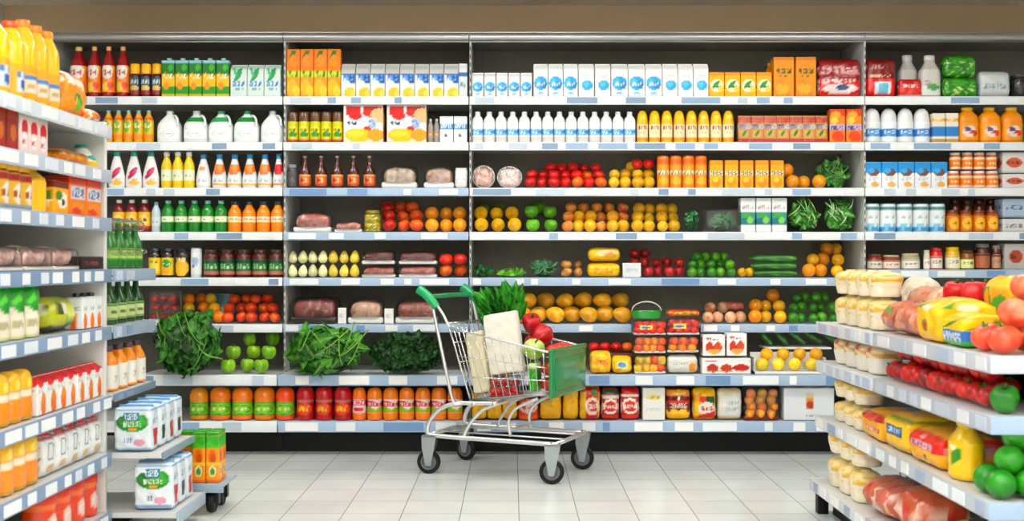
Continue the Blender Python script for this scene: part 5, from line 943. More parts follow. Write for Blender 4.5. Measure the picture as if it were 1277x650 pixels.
# ================================================================== THE LOW BREAD GONDOLA (aisle side faces -X)
RX = {1: 1.405, 2: 1.405, 3: 1.40, 4: 1.375}; RZ = {1: .868, 2: .69, 3: .438, 4: .15}; RN = {1: 'top', 2: 'second', 3: 'third', 4: 'bottom'}
R0, R1, R2 = 3.29, 4.36, 5.17; RB = 1.98
rg = empty('gondola', 'low white gondola of bread, bags and tomatoes', 'gondola shelf')
box_obj('back_panel', RB, RB + .03, R0, R2, .04, .93, '2c2a28', 'matte', rg)
box_obj('kick_plate', RX[4] + .08, RB, R0, R2 - .08, 0, .09, '1a1c1e', 'rubber', rg)
for yy in (R2 - .06, R1, R0 + .05): box_obj('leg', RX[4] + .012, RX[4] + .06, yy - .025, yy + .025, 0, .127, '121416', 'rubber', rg, .003)
for l in range(1, 5):
    col = ['c0c4cc', 'b4b9c2', 'bcc2c9', 'b0bec6'][l - 1]; tc = (('b8c4d8', 'e4e6ea', 'c4ccd8') if l < 3 else ('a8b4c8', 'f0f2f2', '9fb0c8', 'e8ecee'))
    side_shelf(rg, RX[l], R0, R1 - .006, RB, RZ[l], col, 12, 400 + l, -1, tc, 'shelf' if l < 4 else 'base_deck')
    sh = side_shelf(rg, RX[l] , R1 + .006, R2, RB, RZ[l], 'd8dadc', 6, 410 + l, -1, tc, 'shelf' if l < 4 else 'base_deck')
    s2 = box_obj('end_rail', RX[l] - .006, RB, R0 - .01, R0 - .001, RZ[l] - .05, RZ[l] + .003, 'a9bcd4' if l > 1 else 'c8ccd4', 'paint', rg, .003)
breadP = P_('ecd9a0', ('w', .42, .16, 1.3, 1, -1, 'ece2cc'), ('n', .3, 1, .25, 5, 14, 'e2b850'), ('n', 0, .7, .5, 6, 14, 'f4ead4'), ('n', 0, 1, .9, 7, 10, 'd8b878'))
breadP2 = P_('e8d8b8', ('b', 0, .55, 'ece8de'), ('n', .5, 1, .2, 8, 12, 'd8a860'), ('e', .5, .8, .2, .1, 'd86a4a'))
def bread(p, seed, dep=.13):
    def f(w, h):
        m = Model(.13); r = w * .5; rs = [(1e-5, 0), (.78, .0), (.84, .04), (.9, .3), (.97, .55), (1, .72), (.93, .84), (.72, .94), (.4, .985), (1e-5, 1)]
        z = np.linspace(0, 1, 26); P = [(max(1e-5, float(np.interp(q, [a[1] for a in rs[1:]], [a[0] for a in rs[1:]]))) * r, q * h) for q in z]
        def df(V):
            V[:, 0] *= 1 + .05 * fnoise(seed, V[:, 2], V[:, 1], f=55); V[:, 1] *= 1 + .05 * fnoise(seed + 2, V[:, 2], V[:, 0], f=55); return V
        m.add('bag', M().lathe([(1e-5, 0)] + P, 32, 'ffffff', p, h, 3.2, .13 / w).build('bag', 'foil', 0, df))
        m.add('fold', M().lathe([(r * .5, h * .93), (r * .3, h * 1.0), (r * .34, h * 1.04), (1e-5, h * 1.03)], 14, 'efe2b8', None, None, 3, .13 / w).build('fold', 'foil', 0)); return m
    return f
for l, nl in ((1, 2), (2, 1), (3, 2), (4, 2)):
    base_y = {1: (371, 338), 2: (424,), 3: (505, 476), 4: (578, 545)}[l]
    for q in range(nl):
        dz = 0 if q == 0 else wz(base_y[0], 4.75) - RZ[l] + .006
        nm = '' if nl == 1 else (' in lower layer' if q == 0 else ' in upper layer')
        grow('bread_bag', bread(breadP if l != 2 else breadP2, 130 + l * 3 + q), {1: 1037, 2: 1036, 3: 1036, 4: 1028}[l], {1: 1091, 2: 1090, 3: 1070, 4: 1068}[l], {1: 4, 2: 4, 3: 3, 4: 3}[l], l, base_y[q], 'cream bread bag' + nm, 'bread', 'R', .9, dz=dz, group='bread bags on the low gondola')
meatP = P_('c87058', ('n', 0, 1, .1, 4, 14, 'e0a080'), ('n', 0, 1, .5, 6, 18, '9a3f3a'), ('l', .2, .7, .2, .12, .5, '3f9a3a'), ('n', 0, .6, .9, 9, 16, 'f0e0d0'))
ygP = P_('f6c414', ('n', .2, 1, .5, 6, 10, 'f9dc3a'), ('e', .5, .8, .2, .1, 'f4ecd0'), ('l', .2, .85, .14, .08, .4, '3f9a2c'), ('e', .45, .36, .16, .14, '9a8a3a'), ('e', .45, .36, .1, .08, 'c84a2c'))
ygB = P_('f4c818', ('b', 0, .5, '2f6fb0'), ('s', .06, .2, .94, .44, 6, 341, 'e4f0f8'), ('b', 0, .14, '4fae2c'), ('l', .5, .7, .5, .05, .4, '4a8a2c'), ('b', .82, 1, 'f2a81c'))
grow('meat_bag', lambda w, h: pouch(w, .16, h, meatP, 'crinkle', 151, seal=None, r=.4, amp=.01, res=(22, 10, 22)), 1094, 1141, 1, 1, 376, 'clear bag of pinkish meat with green corner', 'bag', 'R')
grow('yellow_bag', lambda w, h: bbag(w, .2, h, ygP, 152), 1142, 1173, 1, 1, 372, 'bright yellow bag with green leaf', 'bag', 'R')
grow('yellow_bag', lambda w, h: bbag(w, .16, h, ygB, 153), 1174, 1203, 1, 1, 392, 'yellow bag with blue lettered panel and green base', 'bag', 'R')
grow('meat_bag', lambda w, h: pouch(w, .12, h, P_('e4b090', ('n', 0, 1, .2, 4, 12, 'd06a5a'), ('n', 0, 1, .7, 6, 16, 'f4e4d4')), 'crinkle', 154, seal=None, r=.45), 1124, 1165, 1, 1, 357, 'pinkish meat bag behind the bag with green corner', 'bag', 'R', inset=.22)
grow('cloth_bag', lambda w, h: pouch(w, .1, h, P_('efe4d4', ('n', 0, 1, .4, 4, 10, 'e0c8a8')), 'foil', 155, seal=None, r=.45), 1118, 1150, 1, 1, 345, 'cream bag behind the pinkish meat bags', 'bag', 'R', inset=.37)
pepm = fruit(.085, 'b8141c', 'd42830', 'pepper', 5, stem=True)
for i in range(3): inst(pepm, 'red_pepper', (1.665 + .07 * (i % 2), 4.22 - .08 * i, RZ[1] + .162), f'red pepper{ordtxt(2 - i, 3)} behind the bright yellow bag', 'pepper', 'red peppers on bread gondola', (.2, .1, i))
inst((lambda m: (m.add('crate', M().box(-.085, .085, -.115, .115, 0, .1, '7a4a2a').build('crate', 'card')), m)[1])(Model()), 'produce_crate', (1.7, 4.13, RZ[1] + .004), 'brown carton under the red peppers on bread gondola', 'crate')
grow('yellow_bag', lambda w, h: bbag(w, .14, h, P_('f4b416', ('o', .2, .6, .16, .26, .5, '3f9a2c'), ('l', .62, .55, .34, .16, .35, '3f9e34'), ('b', .84, 1, 'f6cc3a'), ('n', 0, .4, .4, 6, 12, 'f08a1a')), 156), 1224, 1262, 1, 1, 344, 'upright yellow bag with green ring and leaf', 'bag', 'R', inset=.255)
TM = [fruit(.098, c1, c2, 'tomato', s, stem=True, c3=c3, seg=26) for s, c1, c2, c3 in ((1, 'd8482c', 'e8704c', 'f0906a'), (2, 'd03a24', 'e0603c', 'e87a50'), (3, 'de5a38', 'ee8a64', 'f0a080'))]
k = 0
for lay, (z, pts) in enumerate([(0, [(1.475, 3.36), (1.575, 3.35), (1.675, 3.36), (1.775, 3.36), (1.47, 3.47), (1.575, 3.455), (1.68, 3.47), (1.79, 3.47)]), (1, [(1.525, 3.405), (1.63, 3.405), (1.73, 3.41)]), (2, [(1.585, 3.455), (1.69, 3.46)])]):
    for i, (x, y) in enumerate(pts):
        inst(TM[k % 3], 'tomato', (x, y, RZ[1] + .046 + lay * .076), f'large pale red tomato in {["bottom","middle","top"][lay]} layer, {ORD[i]} counted from front left', 'tomato', 'large tomatoes heaped on bread gondola', (R.uniform(-.9, .3), R.uniform(-.5, .5), R.uniform(0, 6))); k += 1
RT = [fruit(.078, c1, c2, 'tomato', s, stem=True, c3=c3) for s, c1, c2, c3 in ((1, 'a81418', 'c82420', 'd8402c'), (2, 'b81c1c', 'd83a24', 'e0583c'), (3, '8e1018', 'b01c20', 'c83028'))]
n = 0
for r_ in range(5):
    for i in range(12):
        y = R1 - .05 - i * .085 - [0, .0425, 0, .0212, .0637][r_]; x = RX[2] + [.065, .133, .2, .1, .1665][r_]; z = RZ[2] + [.042, .046, .05, .112, .113][r_]
        if y < R0 + .17 + (0.12 if r_ in (2, 4) else 0): continue
        inst(RT[(i * 2 + r_) % 3], 'tomato', (x, y, z), f'red tomato in {["front","middle","back","upper front","upper back"][r_]} row, {ORD[i]} from far end of bread gondola second shelf', 'tomato', 'red tomatoes on second shelf', (R.uniform(-.6, .6), R.uniform(-1.1, .2), R.uniform(0, 6)), R.uniform(.9, .95))
rz_ = M(); y0, y1 = R0 + .24, R1 - .01
rz_.grid(np.array([[(RX[2] + .27, y0, RZ[2] + .004), (RX[2] + .27, y1, RZ[2] + .004)], [(RX[2] + .4, y0, RZ[2] + .07), (RX[2] + .4, y1, RZ[2] + .07)], [(RX[2] + .4, y0, RZ[2] + .004), (RX[2] + .4, y1, RZ[2] + .004)]])[:, ::-1], lin('26221f'))
o = bpy.data.objects.new('produce_riser', rz_.build('produce_riser', 'matte')); COL.objects.link(o); tagit(o, 'dark sloping riser behind the red tomatoes on bread gondola', 'riser')
GPP = [fruit(.082, c1, c2, 'pepper', s, stem=True) for s, c1, c2 in ((1, '1f6a1c', '3a8a28'), (2, '174f16', '2c701f'))]
for i, (x, y, z) in enumerate([(1.475, 3.36, 0), (1.58, 3.355, 0), (1.685, 3.36, 0), (1.79, 3.37, 0)]):
    inst(GPP[i % 2], 'green_pepper', (x, y, RZ[2] + .045 + z), f'dark green pepper{ordtxt(i, 4)} at near end of second shelf', 'pepper', 'green peppers on bread gondola', (.3, -.2, i))
grow('pasta_bag', lambda w, h: bbag(w, .2, h, P_('f0b41c', ('b', .68, 1, 'b02018'), ('e', .5, .74, .3, .1, 'd8502c'), ('d', .3, .6, .0, 'f4c428'), ('r', .3, .3, .9, .46, 'e0501c'), ('s', .34, .32, .86, .44, 4, 351, 'f4e0d0')), 161), 1072, 1102, 1, 3, 512, 'yellow and red bag beside bread bags', 'bag', 'R')
grow('pasta_bag', lambda w, h: bbag(w, .22, h, P_('f3c610', ('b', .84, 1, '6a8a1c'), ('r', .16, .42, .8, .7, '2f4f84'), ('r', .2, .45, .76, .67, '3a6a9a'), ('s', .24, .48, .72, .64, 3, 353, 'c8dcec'), ('b', 0, .1, 'e0b010')), 162), 1103, 1132, 1, 3, 517, 'yellow bag with blue square label', 'bag', 'R')
grow('pasta_bag', lambda w, h: bbag(w, .22, h, P_('f0b616', ('b', .44, 1, 'd82c1c'), ('b', .9, 1, 'a81818'), ('e', .45, .8, .3, .06, 'f0b0a0'), ('r', .14, .46, .8, .66, 'e4b8c0'), ('s', .16, .48, .78, .64, 5, 355, 'a02a48'), ('e', .55, .22, .07, .09, '5a3a14')), 163), 1133, 1171, 1, 3, 536, 'red over yellow bag with pink lettered strip', 'bag', 'R')
grow('oil_bottle', lambda w, h: bottle(w, h, 'neck', 'f2c80e', 'e8c41c', P_('f4cc14', ('l', .7, .6, .3, .16, 1.2, '3f8f1f'), ('e', .28, .45, .14, .3, 'e8e48a'), ('o', .26, .4, .14, .26, .5, '4f9a24'), ('e', .6, .85, .12, .08, 'f4f4d8')), (.06, .62), name='bottle', seg=30, asp=.7), 1174, 1197, 1, 3, 522, 'big yellow bottle with green leaf label', 'bottle', 'R', gap=.95)
LG = [fruit(.088, c1, c2, 'orange', s, seg=24) for s, c1, c2 in ((1, '1f7a14', '2f9a1e'), (2, '2a8a1a', '45ae2a'), (3, '166410', '268418'))]
k = 0
for lay, pts in enumerate([[(1.455, 3.34), (1.545, 3.34), (1.635, 3.34), (1.455, 3.43), (1.545, 3.43), (1.635, 3.43), (1.745, 3.35)], [(1.5, 3.385), (1.59, 3.385), (1.68, 3.385)], [(1.545, 3.436), (1.635, 3.436)]]):
    for i, (x, y) in enumerate(pts):
        inst(LG[k % 3], 'lime', (x, y, RZ[3] + .047 + lay * .064), f'glossy dark green lime in {["bottom","middle","top"][lay]} layer, {ORD[i]} counted from front left', 'lime', 'large limes on bread gondola', (R.uniform(-1, 1), 0, k)); k += 1
hamP = P_('c8705a', ('n', 0, 1, .3, 4, 14, 'ecd0c0'), ('n', 0, 1, .7, 5, 16, 'c83028'), ('b', .86, 1, 'b83a20'), ('n', 0, .4, .5, 9, 9, 'f0b01c'))
grow('meat_bag', lambda w, h: pouch(w, .22, h, hamP, 'crinkle', 171, seal=None, r=.4, amp=.012, res=(22, 10, 22)), 1070, 1106, 1, 4, 598, 'shiny red and white meat bag beside bread bags', 'bag', 'R')
grow('meat_bag', lambda w, h: pouch(w, .24, h, P_('c0603c', ('n', 0, 1, .3, 6, 14, 'ecc8b8'), ('n', 0, 1, .4, 5, 14, 'c82c18'), ('n', 0, .7, .6, 11, 9, 'f2b41c')), 'crinkle', 172, seal=None, r=.4, amp=.012, res=(22, 10, 22)), 1107, 1139, 1, 4, 606, 'shiny pink and yellow meat bag beside lemons', 'bag', 'R')
BL = [fruit(.085, 'f0c010', 'f6d224', 'lemon', s, seg=24) for s in (1, 2)]
for i in range(10):
    inst(BL[i % 2], 'lemon', (RX[4] + .08 + .1 * (i % 2), 3.885 - .095 * (i // 2) - .03 * (i % 2), RZ[4] + .048 + .02 * (i % 2)), f'bright lemon, {ORD[i // 2]} from far end in {["front","back"][i % 2]} row of bread gondola bottom shelf', 'lemon', 'lemons on bread gondola', (PI / 2, R.uniform(-.5, .5), R.uniform(0, 3)))
grow('meat_joint', lambda w, h: meatpack(w, .18, h, ['7a3a1c', '9a5428', 'c88a50'], 173, '3a2a22'), 1120, 1170, 1, 4, 592, 'brown wrapped joint behind the shiny meat bags', 'meat pack', 'R', inset=.34)
# ================================================================== SHOPPING TROLLEY
TH = math.radians(-24); TX, TY = -.024, 6.12
def tw(u, v, z): return (TX + u * math.cos(TH) - v * math.sin(TH), TY + u * math.sin(TH) + v * math.cos(TH), z)
cart = empty('shopping_trolley', 'chrome wire shopping trolley with green handle and front panel, full of groceries', 'shopping trolley', None, (TX, TY, 0))
cart.rotation_euler = (0, 0, TH)
def cpart(name, m, kind, sharp=40, parent=cart, label=None):
    o = bpy.data.objects.new(name, m.build(name, kind, sharp)); COL.objects.link(o); o.parent = parent
    if label: o['label'] = label
    return o
CH = 'eceef0'
lerp = lambda a, b, t: tuple(a[i] + (b[i] - a[i]) * t for i in range(3))
# basket corner points
W1, W0 = .255, .2
rimR, rimF, botF, botR = (-.225, .79), (.355, .675), (.335, .455), (-.125, .40)
def side_pt(s, a, b):           # a: 0 rear .. 1 front, b: 0 bottom .. 1 rim
    u = (botR[0] + (botF[0] - botR[0]) * a) * (1 - b) + (rimR[0] + (rimF[0] - rimR[0]) * a) * b
    z = (botR[1] + (botF[1] - botR[1]) * a) * (1 - b) + (rimR[1] + (rimF[1] - rimR[1]) * a) * b
    w = W0 + (W1 - W0) * b - .02 * a
    return (u, s * w, z)
bk = M()
for s in (-1, 1):
    bk.tube([side_pt(s, t, 1) for t in np.linspace(0, 1, 6)], .0065, CH, 8)
    for b in (.33, .62): bk.tube([side_pt(s, t, b) for t in np.linspace(0, 1, 5)], .0026, CH, 6)
    bk.tube([side_pt(s, t, 0) for t in np.linspace(0, 1, 5)], .005, CH, 8)
    for a in np.linspace(0, 1, 13): bk.tube([side_pt(s, a, t) for t in np.linspace(0, 1, 4)], .0024 if 0 < a < 1 else .0045, CH, 6)
for a in np.linspace(0, 1, 11): bk.tube([lerp(side_pt(-1, a, 0), side_pt(1, a, 0), t) for t in (0, .5, 1)], .003, CH, 6)
for q in np.linspace(.12, .88, 7): bk.tube([lerp(side_pt(-1, a, 0), side_pt(1, a, 0), q) for a in (0, .5, 1)], .0028, CH, 6)
for b in (0, .3, .6, 1): bk.tube([lerp(side_pt(-1, 1, b), side_pt(1, 1, b), t) for t in (0, .5, 1)], .004, CH, 6)
for q in np.linspace(.1, .9, 8): bk.tube([lerp(side_pt(-1, 1, b), side_pt(1, 1, b), q) for b in (0, .5, 1)], .0026, CH, 6)
cpart('basket', bk, 'chrome', 0)
gt = M()
top = [(-.236, s * W1, .815) for s in (-1, 1)]
for b in (0, .25, .5, .75, 1):
    p, q = [tuple(np.array(side_pt(s, 0, 0)) * (1 - b) + np.array(t_) * b) for s, t_ in ((-1, top[0]), (1, top[1]))]
    gt.tube([lerp(p, q, t) for t in (0, .5, 1)], .004 if b in (0, 1) else .0026, CH, 6)
for q in np.linspace(0, 1, 11): gt.tube([lerp(lerp(side_pt(-1, 0, 0), side_pt(1, 0, 0), q), lerp(top[0], top[1], q), t) for t in (0, .5, 1)], .0026 if 0 < q < 1 else .005, CH, 6)
cpart('rear_gate', gt, 'chrome', 0)
# frame of bent tube
fr = M()
for s in (-1, 1):
    v = s * .225
    fr.tube(curve([(.37, v, .205), (0, v, .205), (-.33, v, .207), (-.372, v, .225), (-.355, v, .29), (-.29, v, .355), (-.2, v * .96, .385), (-.1, v * .92, .39), (.02, v * .9, .395)], 6), .0125, CH, 10)
    fr.tube(curve([(-.335, s * .25, .93), (-.3, s * .25, .78), (-.255, s * .245, .58), (-.215, s * .23, .40), (-.18, s * .22, .383)], 5), .009, CH, 10)
    fr.tube(curve([(-.31, s * .252, .92), (-.262, s * W1, .86), (-.225, s * W1, .79)], 5), .0075, CH, 10)
    fr.tube(curve([(-.16, v * .98, .207), (-.13, v * .96, .27), (-.06, v * .9, .35), (.03, v * .88, .392)], 6), .009, CH, 10)
    fr.tube(curve([(.08, s * .14, .215), (.07, s * .14, .3), (.12, s * .15, .37), (.24, s * .15, .425)], 6), .0085, CH, 10)
for u, z in ((.37, .205), (-.365, .207), (.02, .393), (-.1, .388)): fr.tube([(u, -.225, z), (u, 0, z), (u, .225, z)], .0115, CH, 10)
for v in (-.09, .09): fr.tube([(-.36, v, .212), (0, v, .212), (.37, v, .212)], .0045, CH, 8)
fr.tube([(.08, -.14, .25), (.08, 0, .25), (.08, .14, .25)], .006, CH, 8)
cpart('frame', fr, 'metal', 0)
# handle
GRN = '12a065'
hb = M(); hb.tube([(-.352, -.27, .955), (-.352, 0, .957), (-.352, .27, .955)], .0135, GRN, 14)
cpart('handle_bar', hb, 'gloss', 50, label='green handle bar')
for s in (-1, 1):
    g = M(); g.tube(curve([(-.405, s * .262, .995), (-.36, s * .262, .965), (-.32, s * .26, .925), (-.302, s * .258, .9)], 4), .026, GRN, 16, taper=.85)
    cpart('handle_grip', g, 'gloss', 60, label='thick green grip at handle end')
# green panel over the front
fp = M(); cs = [np.array(side_pt(s, 1, b)) for s, b in ((-1, 0), (1, 0), (-1, 1), (1, 1))]
fp.rbox(.50, .022, .245, .009, (8, 3, 8), col='0a8c54')
fp.rbox(.42, .006, .165, .0028, (4, 2, 4), col='0a8f56', off=(0, -.0125, .04))
fp.rbox(.5, .03, .02, .008, (6, 3, 2), col='0a8c54', off=(0, -.002, .236))
o = cpart('front_panel', fp, 'gloss', 40, label='green plastic front panel'); o.location = (.352, 0, .438); o.rotation_euler = (math.radians(-5), 0, PI / 2)
o.rotation_euler = (0, math.radians(0), PI / 2)
sh = M(); sh.tube([(.33, -.24, .46), (.2, -.22, .447), (0, -.21, .42), (-.12, -.2, .405)], .007, '9aa0a4', 8); cpart('bumper_rail', sh, 'metal', 0)
# castors
def cart_wheel(u, v, yaw):
    r, w = .064, .03
    f = M()
    prof = [(-.036, .205), (.044, .205), (.04, .165), (.014, .045), (-.014, .045), (-.034, .14)]
    for sg in (-1, 1):
        yy = sg * .021; A = np.array([(p[0], yy - .002, p[1]) for p in prof]); B_ = A + np.array([0, .004, 0])
        c = A.mean(0); c2 = B_.mean(0)
        f.grid(np.stack([A, B_], 1).transpose(1, 0, 2)[:, list(range(6)) + [0]], lin('aab0b4'))
        f.grid(np.stack([np.repeat(c[None], 7, 0), A[list(range(6)) + [0]]], 0), lin('aab0b4')); f.grid(np.stack([B_[list(range(6)) + [0]], np.repeat(c2[None], 7, 0)], 0), lin('aab0b4'))
    f.box(-.036, .044, -.023, .023, .196, .206, 'aab0b4'); f.tube([(0, 0, .2), (0, 0, .215)], .012, '8a9094', 10)
    o = cpart('castor', f, 'metal', 30); o.location = (u, v, 0); o.rotation_euler = (0, 0, yaw)
    t = M().lathe([(r*.66, -w*.42), (r*.7, -w*.5), (r*.9, -w*.48), (r, -w*.25), (r, w*.25), (r*.9, w*.48), (r*.7, w*.5), (r*.66, w*.42)], 36, '15171a')
    a = cpart('tyre', t, 'rubber', 40, o); a.location = (0, 0, r); a.rotation_euler = (PI / 2, 0, 0)
    t = M().lathe([(1e-5, -w*.55), (r*.18, -w*.55), (r*.2, -w*.3), (r*.5, -w*.25), (r*.56, -w*.44), (r*.67, -w*.44), (r*.67, w*.44), (r*.56, w*.44), (r*.5, w*.25), (r*.2, w*.3), (r*.18, w*.55), (1e-5, w*.55)], 30, '6a7074')
    a = cpart('hub', t, 'paint', 30, o, 'grey hub'); a.location = (0, 0, r); a.rotation_euler = (PI / 2, 0, 0)
for u, v, yw in ((-.365, -.225, .25), (-.365, .225, -.15), (.35, -.225, .3), (.35, .225, .2)): cart_wheel(u, v, yw)
# ---- the shopping in the trolley
def celery():
    m = Model(.2); g = random.Random(5); lv, st = M(), M()
    for i in range(54):
        a = g.uniform(0, 2 * PI); q = g.uniform(.1, 1); bx, by = math.cos(a) * .03 * q, math.sin(a) * .03 * q
        tx, ty = math.cos(a) * .085 * q + g.uniform(-.02, .02), math.sin(a) * .06 * q; zt = g.uniform(.28, .4)
        st.tube(curve([(bx, by, 0), (bx * 1.3, by * 1.3, zt * .5), (tx * .75, ty * .75, zt * .9)], 4), .006, g.choice(['8fc060', 'a8cc78', '6fae48']), 6, taper=.5)
        for k in range(3):
            d = np.array([tx + g.uniform(-.5, .5) * .17, ty + g.uniform(-.5, .5) * .15, .2 + g.uniform(-.08, .12)])
            leaf_grid(lv, (tx * (.5 + .15 * k), ty * (.5 + .15 * k), zt * (.72 + .08 * k)), d, (-math.sin(a) + .1, math.cos(a), .3), g.uniform(.13, .19), g.uniform(.03, .046), g.choice(['2f9a2c', '3fae34', '237a22', '57bb44', '1c661c']), '8fd070', .25, 7)
    m.add('stalks', st.build('stalks', 'leaf', 0)); m.add('leaves', lv.build('leaves', 'leaf', 0)); return m
inst(celery(), 'celery_bunch', tw(-.03, .11, .52), 'leafy bunch of celery greens standing in the trolley basket', 'celery', None, (.03, -.17, 0), (1, 1, 1.02))
def paperbag(w, d, h, c, seed):
    m = Model(d)
    m.add('paper_bag', M().rbox(w, d, h, .012, (14, 6, 18), None, c).build('paper_bag', 'paper', 0, pouch_def(h, d, seed, .3, .005, False)))
    return m
inst(paperbag(.19, .06, .325, 'ece7dc', 201), 'paper_bag', tw(.06, -.125, .548), 'tilted plain white paper bag in the trolley', 'bag', None, (math.radians(-4), math.radians(-9), TH * .75))
inst(paperbag(.1, .09, .33, 'e4dcc0', 202), 'paper_bag', tw(-.078, -.12, .44), 'cream paper bag behind the wires at rear of the trolley', 'bag', None, (math.radians(-3), math.radians(-11), TH))
RP = [fruit(.1, 'b01020', 'd02838', 'pepper', s, stem=True, seg=28) for s in (11, 12)]
inst(RP[0], 'red_pepper', tw(.14, .0, .812), 'shiny red pepper at the top of the trolley load', 'pepper', None, (.4, -.5, 1))
inst(RP[1], 'red_pepper', tw(.23, -.05, .755), 'shiny red pepper beneath another, beside the white paper bag', 'pepper', None, (.9, .3, 2))
inst(fruit(.09, 'c01a24', 'd83038', 'pepper', 13, stem=True, seg=28), 'red_pepper', tw(.12, .07, .71), 'red pepper low behind the other trolley peppers', 'pepper', None, (.2, .9, 1))
inst(fruit(.115, '9ac83a', 'c4dc70', 'apple', 14, stem=True, seg=28, c3='e8e0b0'), 'green_apple', tw(.225, -.165, .685), 'big pale green apple in the trolley beside red peppers', 'apple', None, (.5, .2, 0))
TT = [fruit(.085, 'c8281c', 'e04a30', 'tomato', s, stem=True, seg=26) for s in (15, 16)]
for i, (u, v, z) in enumerate([(.295, -.07, .668), (.29, .025, .672), (.29, .12, .67), (.29, -.11, .582), (.29, -.02, .585), (.29, .07, .583), (.285, -.11, .499), (.285, -.02, .499)]):
    inst(TT[i % 2], 'tomato', tw(u, v, z), f'red tomato against the trolley front panel, {["near","middle","far"][i % 3]} one of {["top","second","bottom"][i // 3]} layer', 'tomato', 'tomatoes in the trolley', (.4 * (i % 3) - .3, .3, i))
inst((lambda m: (m.add('packet', M().rbox(.05, .09, .16, .02, (6, 8, 12), P_('3f9a34', ('n', 0, 1, .2, 4, 14, '6fbf4a'), ('b', .8, 1, 'd8e8b0'))).build('packet', 'foil', 0)), m)[1])(Model()), 'herb_packet', tw(.215, -.125, .46), 'upright green packet standing in the trolley beside tomatoes', 'packet', None, (0, 0, TH))
redpk = fruitpack(.17, .09, .105, [fruit_mesh(.045, c1, c2, 'tomato', s)[0].build('strawberry', 'skin', 0) for s, c1, c2 in ((1, 'a01c20', 'c02c2c'), (2, 'b4242a', 'd04038'))], 5, 2, 'c0302c', seed=77, name='berry')
inst(redpk, 'berry_punnet', tw(.06, -.135, .432), 'punnet of red berries on the trolley basket floor', 'punnet', None, (0, math.radians(-5), TH * 0 + TH))
inst(pouch(.1, .11, .16, P_('e6d9a0', ('n', 0, 1, .1, 4, 12, 'd8c040'), ('n', 0, 1, .6, 7, 12, 'f0ecd8')), 'foil', 205, seal=None, r=.45), 'bread_bag', tw(-.04, .0, .418), 'yellowish bag low at the rear of the trolley basket', 'bread', None, (0, 0, TH))
# ================================================================== ROOM
def struct(name, x0, x1, y0, y1, z0, z1, m):
    b = M(); b.box(x0, x1, y0, y1, z0, z1, 'cccccc'); me = b.build(name, 'matte'); me.materials.clear(); me.materials.append(m)
    o = bpy.data.objects.new(name, me); COL.objects.link(o); o['kind'] = 'structure'; return o
def wallmat(name, hexc, rough=.7, sc=6, amt=.06):
    m = bpy.data.materials.new(name); nt, out = nodes(m)
    b = N(nt, 'ShaderNodeBsdfPrincipled', Roughness=rough); tc = N(nt, 'ShaderNodeTexCoord'); nz = N(nt, 'ShaderNodeTexNoise', Scale=sc)
    nt.links.new(tc.outputs['Object'], nz.inputs['Vector']); mr = N(nt, 'ShaderNodeMix', data_type='RGBA')
    c = lin(hexc); mr.inputs[6].default_value = (*(c * (1 - amt)), 1); mr.inputs[7].default_value = (*(c * (1 + amt)), 1)
    nt.links.new(nz.outputs['Fac'], mr.inputs[0]); nt.links.new(mr.outputs[2], b.inputs['Base Color']); nt.links.new(b.outputs[0], out.inputs[0]); return m
def floormat():
    m = bpy.data.materials.new('floor_tiles'); nt, out = nodes(m); ln = nt.links.new
    b = N(nt, 'ShaderNodeBsdfPrincipled'); ln(b.outputs[0], out.inputs[0]); b.inputs['Specular IOR Level'].default_value = .6
    tc = N(nt, 'ShaderNodeTexCoord'); mp = N(nt, 'ShaderNodeMapping'); ln(tc.outputs['Object'], mp.inputs['Vector'])
    T = .2655; mp.inputs['Location'].default_value = (-.0315, -5.63, 0)
    br = N(nt, 'ShaderNodeTexBrick'); br.offset = 0.0; ln(mp.outputs[0], br.inputs['Vector'])
    br.inputs['Scale'].default_value = 1.0; br.inputs['Brick Width'].default_value = T; br.inputs['Row Height'].default_value = T; br.inputs['Mortar Size'].default_value = .0022; br.inputs['Mortar Smooth'].default_value = .3
    br.inputs['Color1'].default_value = (*lin('dae0df'), 1); br.inputs['Color2'].default_value = (*lin('e3e7e5'), 1); br.inputs['Mortar'].default_value = (*lin('8f918c'), 1)
    nz = N(nt, 'ShaderNodeTexNoise', Scale=3.0); nz.inputs['Detail'].default_value = 6
    ln(tc.outputs['Object'], nz.inputs['Vector']); mr = N(nt, 'ShaderNodeMapRange'); mr.inputs['To Min'].default_value = .9; mr.inputs['To Max'].default_value = 1.1; ln(nz.outputs['Fac'], mr.inputs['Value'])
    vm = N(nt, 'ShaderNodeVectorMath', operation='SCALE'); ln(br.outputs['Color'], vm.inputs[0]); ln(mr.outputs[0], vm.inputs['Scale']); ln(vm.outputs[0], b.inputs['Base Color'])
    r = N(nt, 'ShaderNodeMapRange'); r.inputs['To Min'].default_value = .12; r.inputs['To Max'].default_value = .3; ln(nz.outputs['Fac'], r.inputs['Value']); ln(r.outputs[0], b.inputs['Roughness'])
    bp = N(nt, 'ShaderNodeBump', Strength=.25, Distance=.002); bp.invert = True; ln(br.outputs['Fac'], bp.inputs['Height']); ln(bp.outputs[0], b.inputs['Normal'])
    return m
XL, XR, YN, YF, ZC = -3.3, 3.75, -3.2, 7.3, 2.81
struct('floor', XL - .1, XR + .1, YN - .1, YF + .1, -.1, 0, floormat())
wm = wallmat('taupe_wall_paint', WALLC); lm = wallmat('pale_wall_paint', 'd8d4cc')
struct('wall_back', XL, XR, YF, YF + .1, 0, ZC, wm)
struct('wall_left', XL - .1, XL, YN, YF, 0, ZC, lm); struct('wall_right', XR, XR + .1, YN, YF, 0, ZC, lm); struct('wall_front', XL, XR, YN - .1, YN, 0, ZC, lm)
struct('ceiling', XL, XR, YN, YF, ZC, ZC + .1, wallmat('ceiling_paint', 'f6f2ea'))
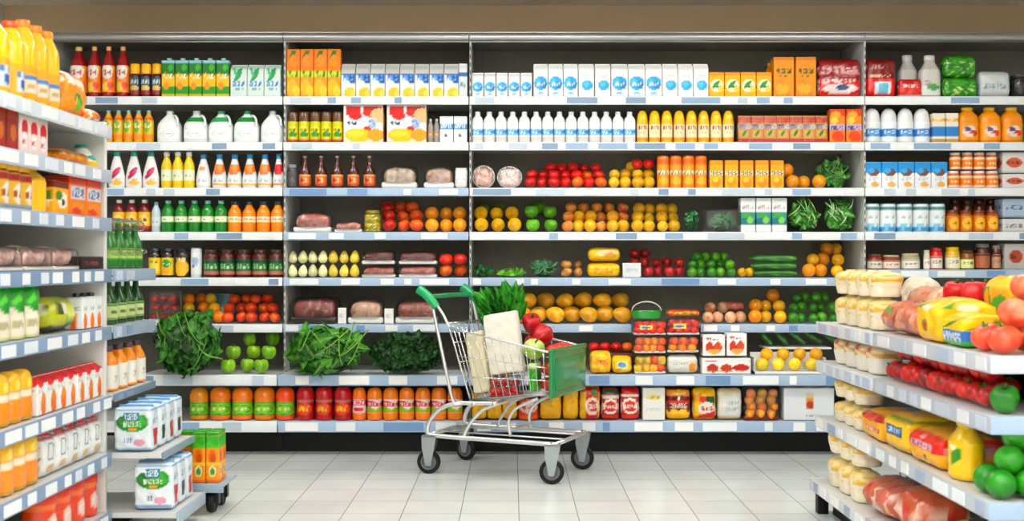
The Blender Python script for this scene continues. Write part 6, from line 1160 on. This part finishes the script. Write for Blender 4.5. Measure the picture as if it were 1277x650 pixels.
# unseen ceiling lamps; rows after the first are added as frontal fill
lf = M().rbox(1.34, .2, .05, .01, (2, 2, 2), col='e8e8e6').build('housing', 'paint')
b = M(); b.box(-.64, .64, -.075, .075, -.004, 0, 'ffffff'); ld = b.build('diffuser', 'lamp')
for r_, (y, xs_) in enumerate(((5.4, (-1.9, 0, 1.9)), (2.6, (-.9, .9)), (.9, (-2.3, -.8, .7, 2.2)), (-1.0, (-2.3, -.8, .7, 2.2)), (-2.4, (-2.3, -.8, .7, 2.2)))):
    for i, x in enumerate(xs_):
        e = empty('unseen_ceiling_light', f'unseen white strip ceiling light, {ORD[i]} from left in {ORD[r_]} row from the shelving', 'ceiling light', 'strip lights', (x, y, ZC - .052))
        for nm, me in (('housing', lf), ('diffuser', ld)):
            o = bpy.data.objects.new(nm, me); COL.objects.link(o); o.parent = e
# ================================================================== LIGHT, CAMERA
w = bpy.data.worlds.new('world'); SC.world = w; w.use_nodes = True
w.node_tree.nodes['Background'].inputs[0].default_value = (.9, .95, 1, 1); w.node_tree.nodes['Background'].inputs[1].default_value = .3
cam = bpy.data.cameras.new('camera'); co_ = bpy.data.objects.new('camera', cam); COL.objects.link(co_)
cam.sensor_fit = 'HORIZONTAL'; cam.sensor_width = 36; cam.lens = F / 1277 * 36; co_.location = (0, 0, H); co_.rotation_euler = (PI / 2, 0, 0)
cam.clip_start = .05; cam.dof.use_dof = True; cam.dof.focus_distance = 6.3; cam.dof.aperture_fstop = 3.4
SC.camera = co_
SC.view_settings.view_transform = 'Standard'; SC.view_settings.look = 'None'; SC.view_settings.gamma = 1; SC.view_settings.exposure = EXPO
SC.view_settings.use_curve_mapping = False
SC.cycles.max_bounces = 8; SC.cycles.transparent_max_bounces = 12; SC.cycles.caustics_reflective = False; SC.cycles.caustics_refractive = False
SC.cycles.sample_clamp_indirect = 6
if __name__ == '__main__':
    for l_, v_ in LABELS.items():
        nw = len(l_.replace(',', ' ').split())
        if nw > 16 or nw < 4: print('LABELWORDS', nw, l_)
        if len(v_) > 1: print('DUPLABEL', len(v_), l_)
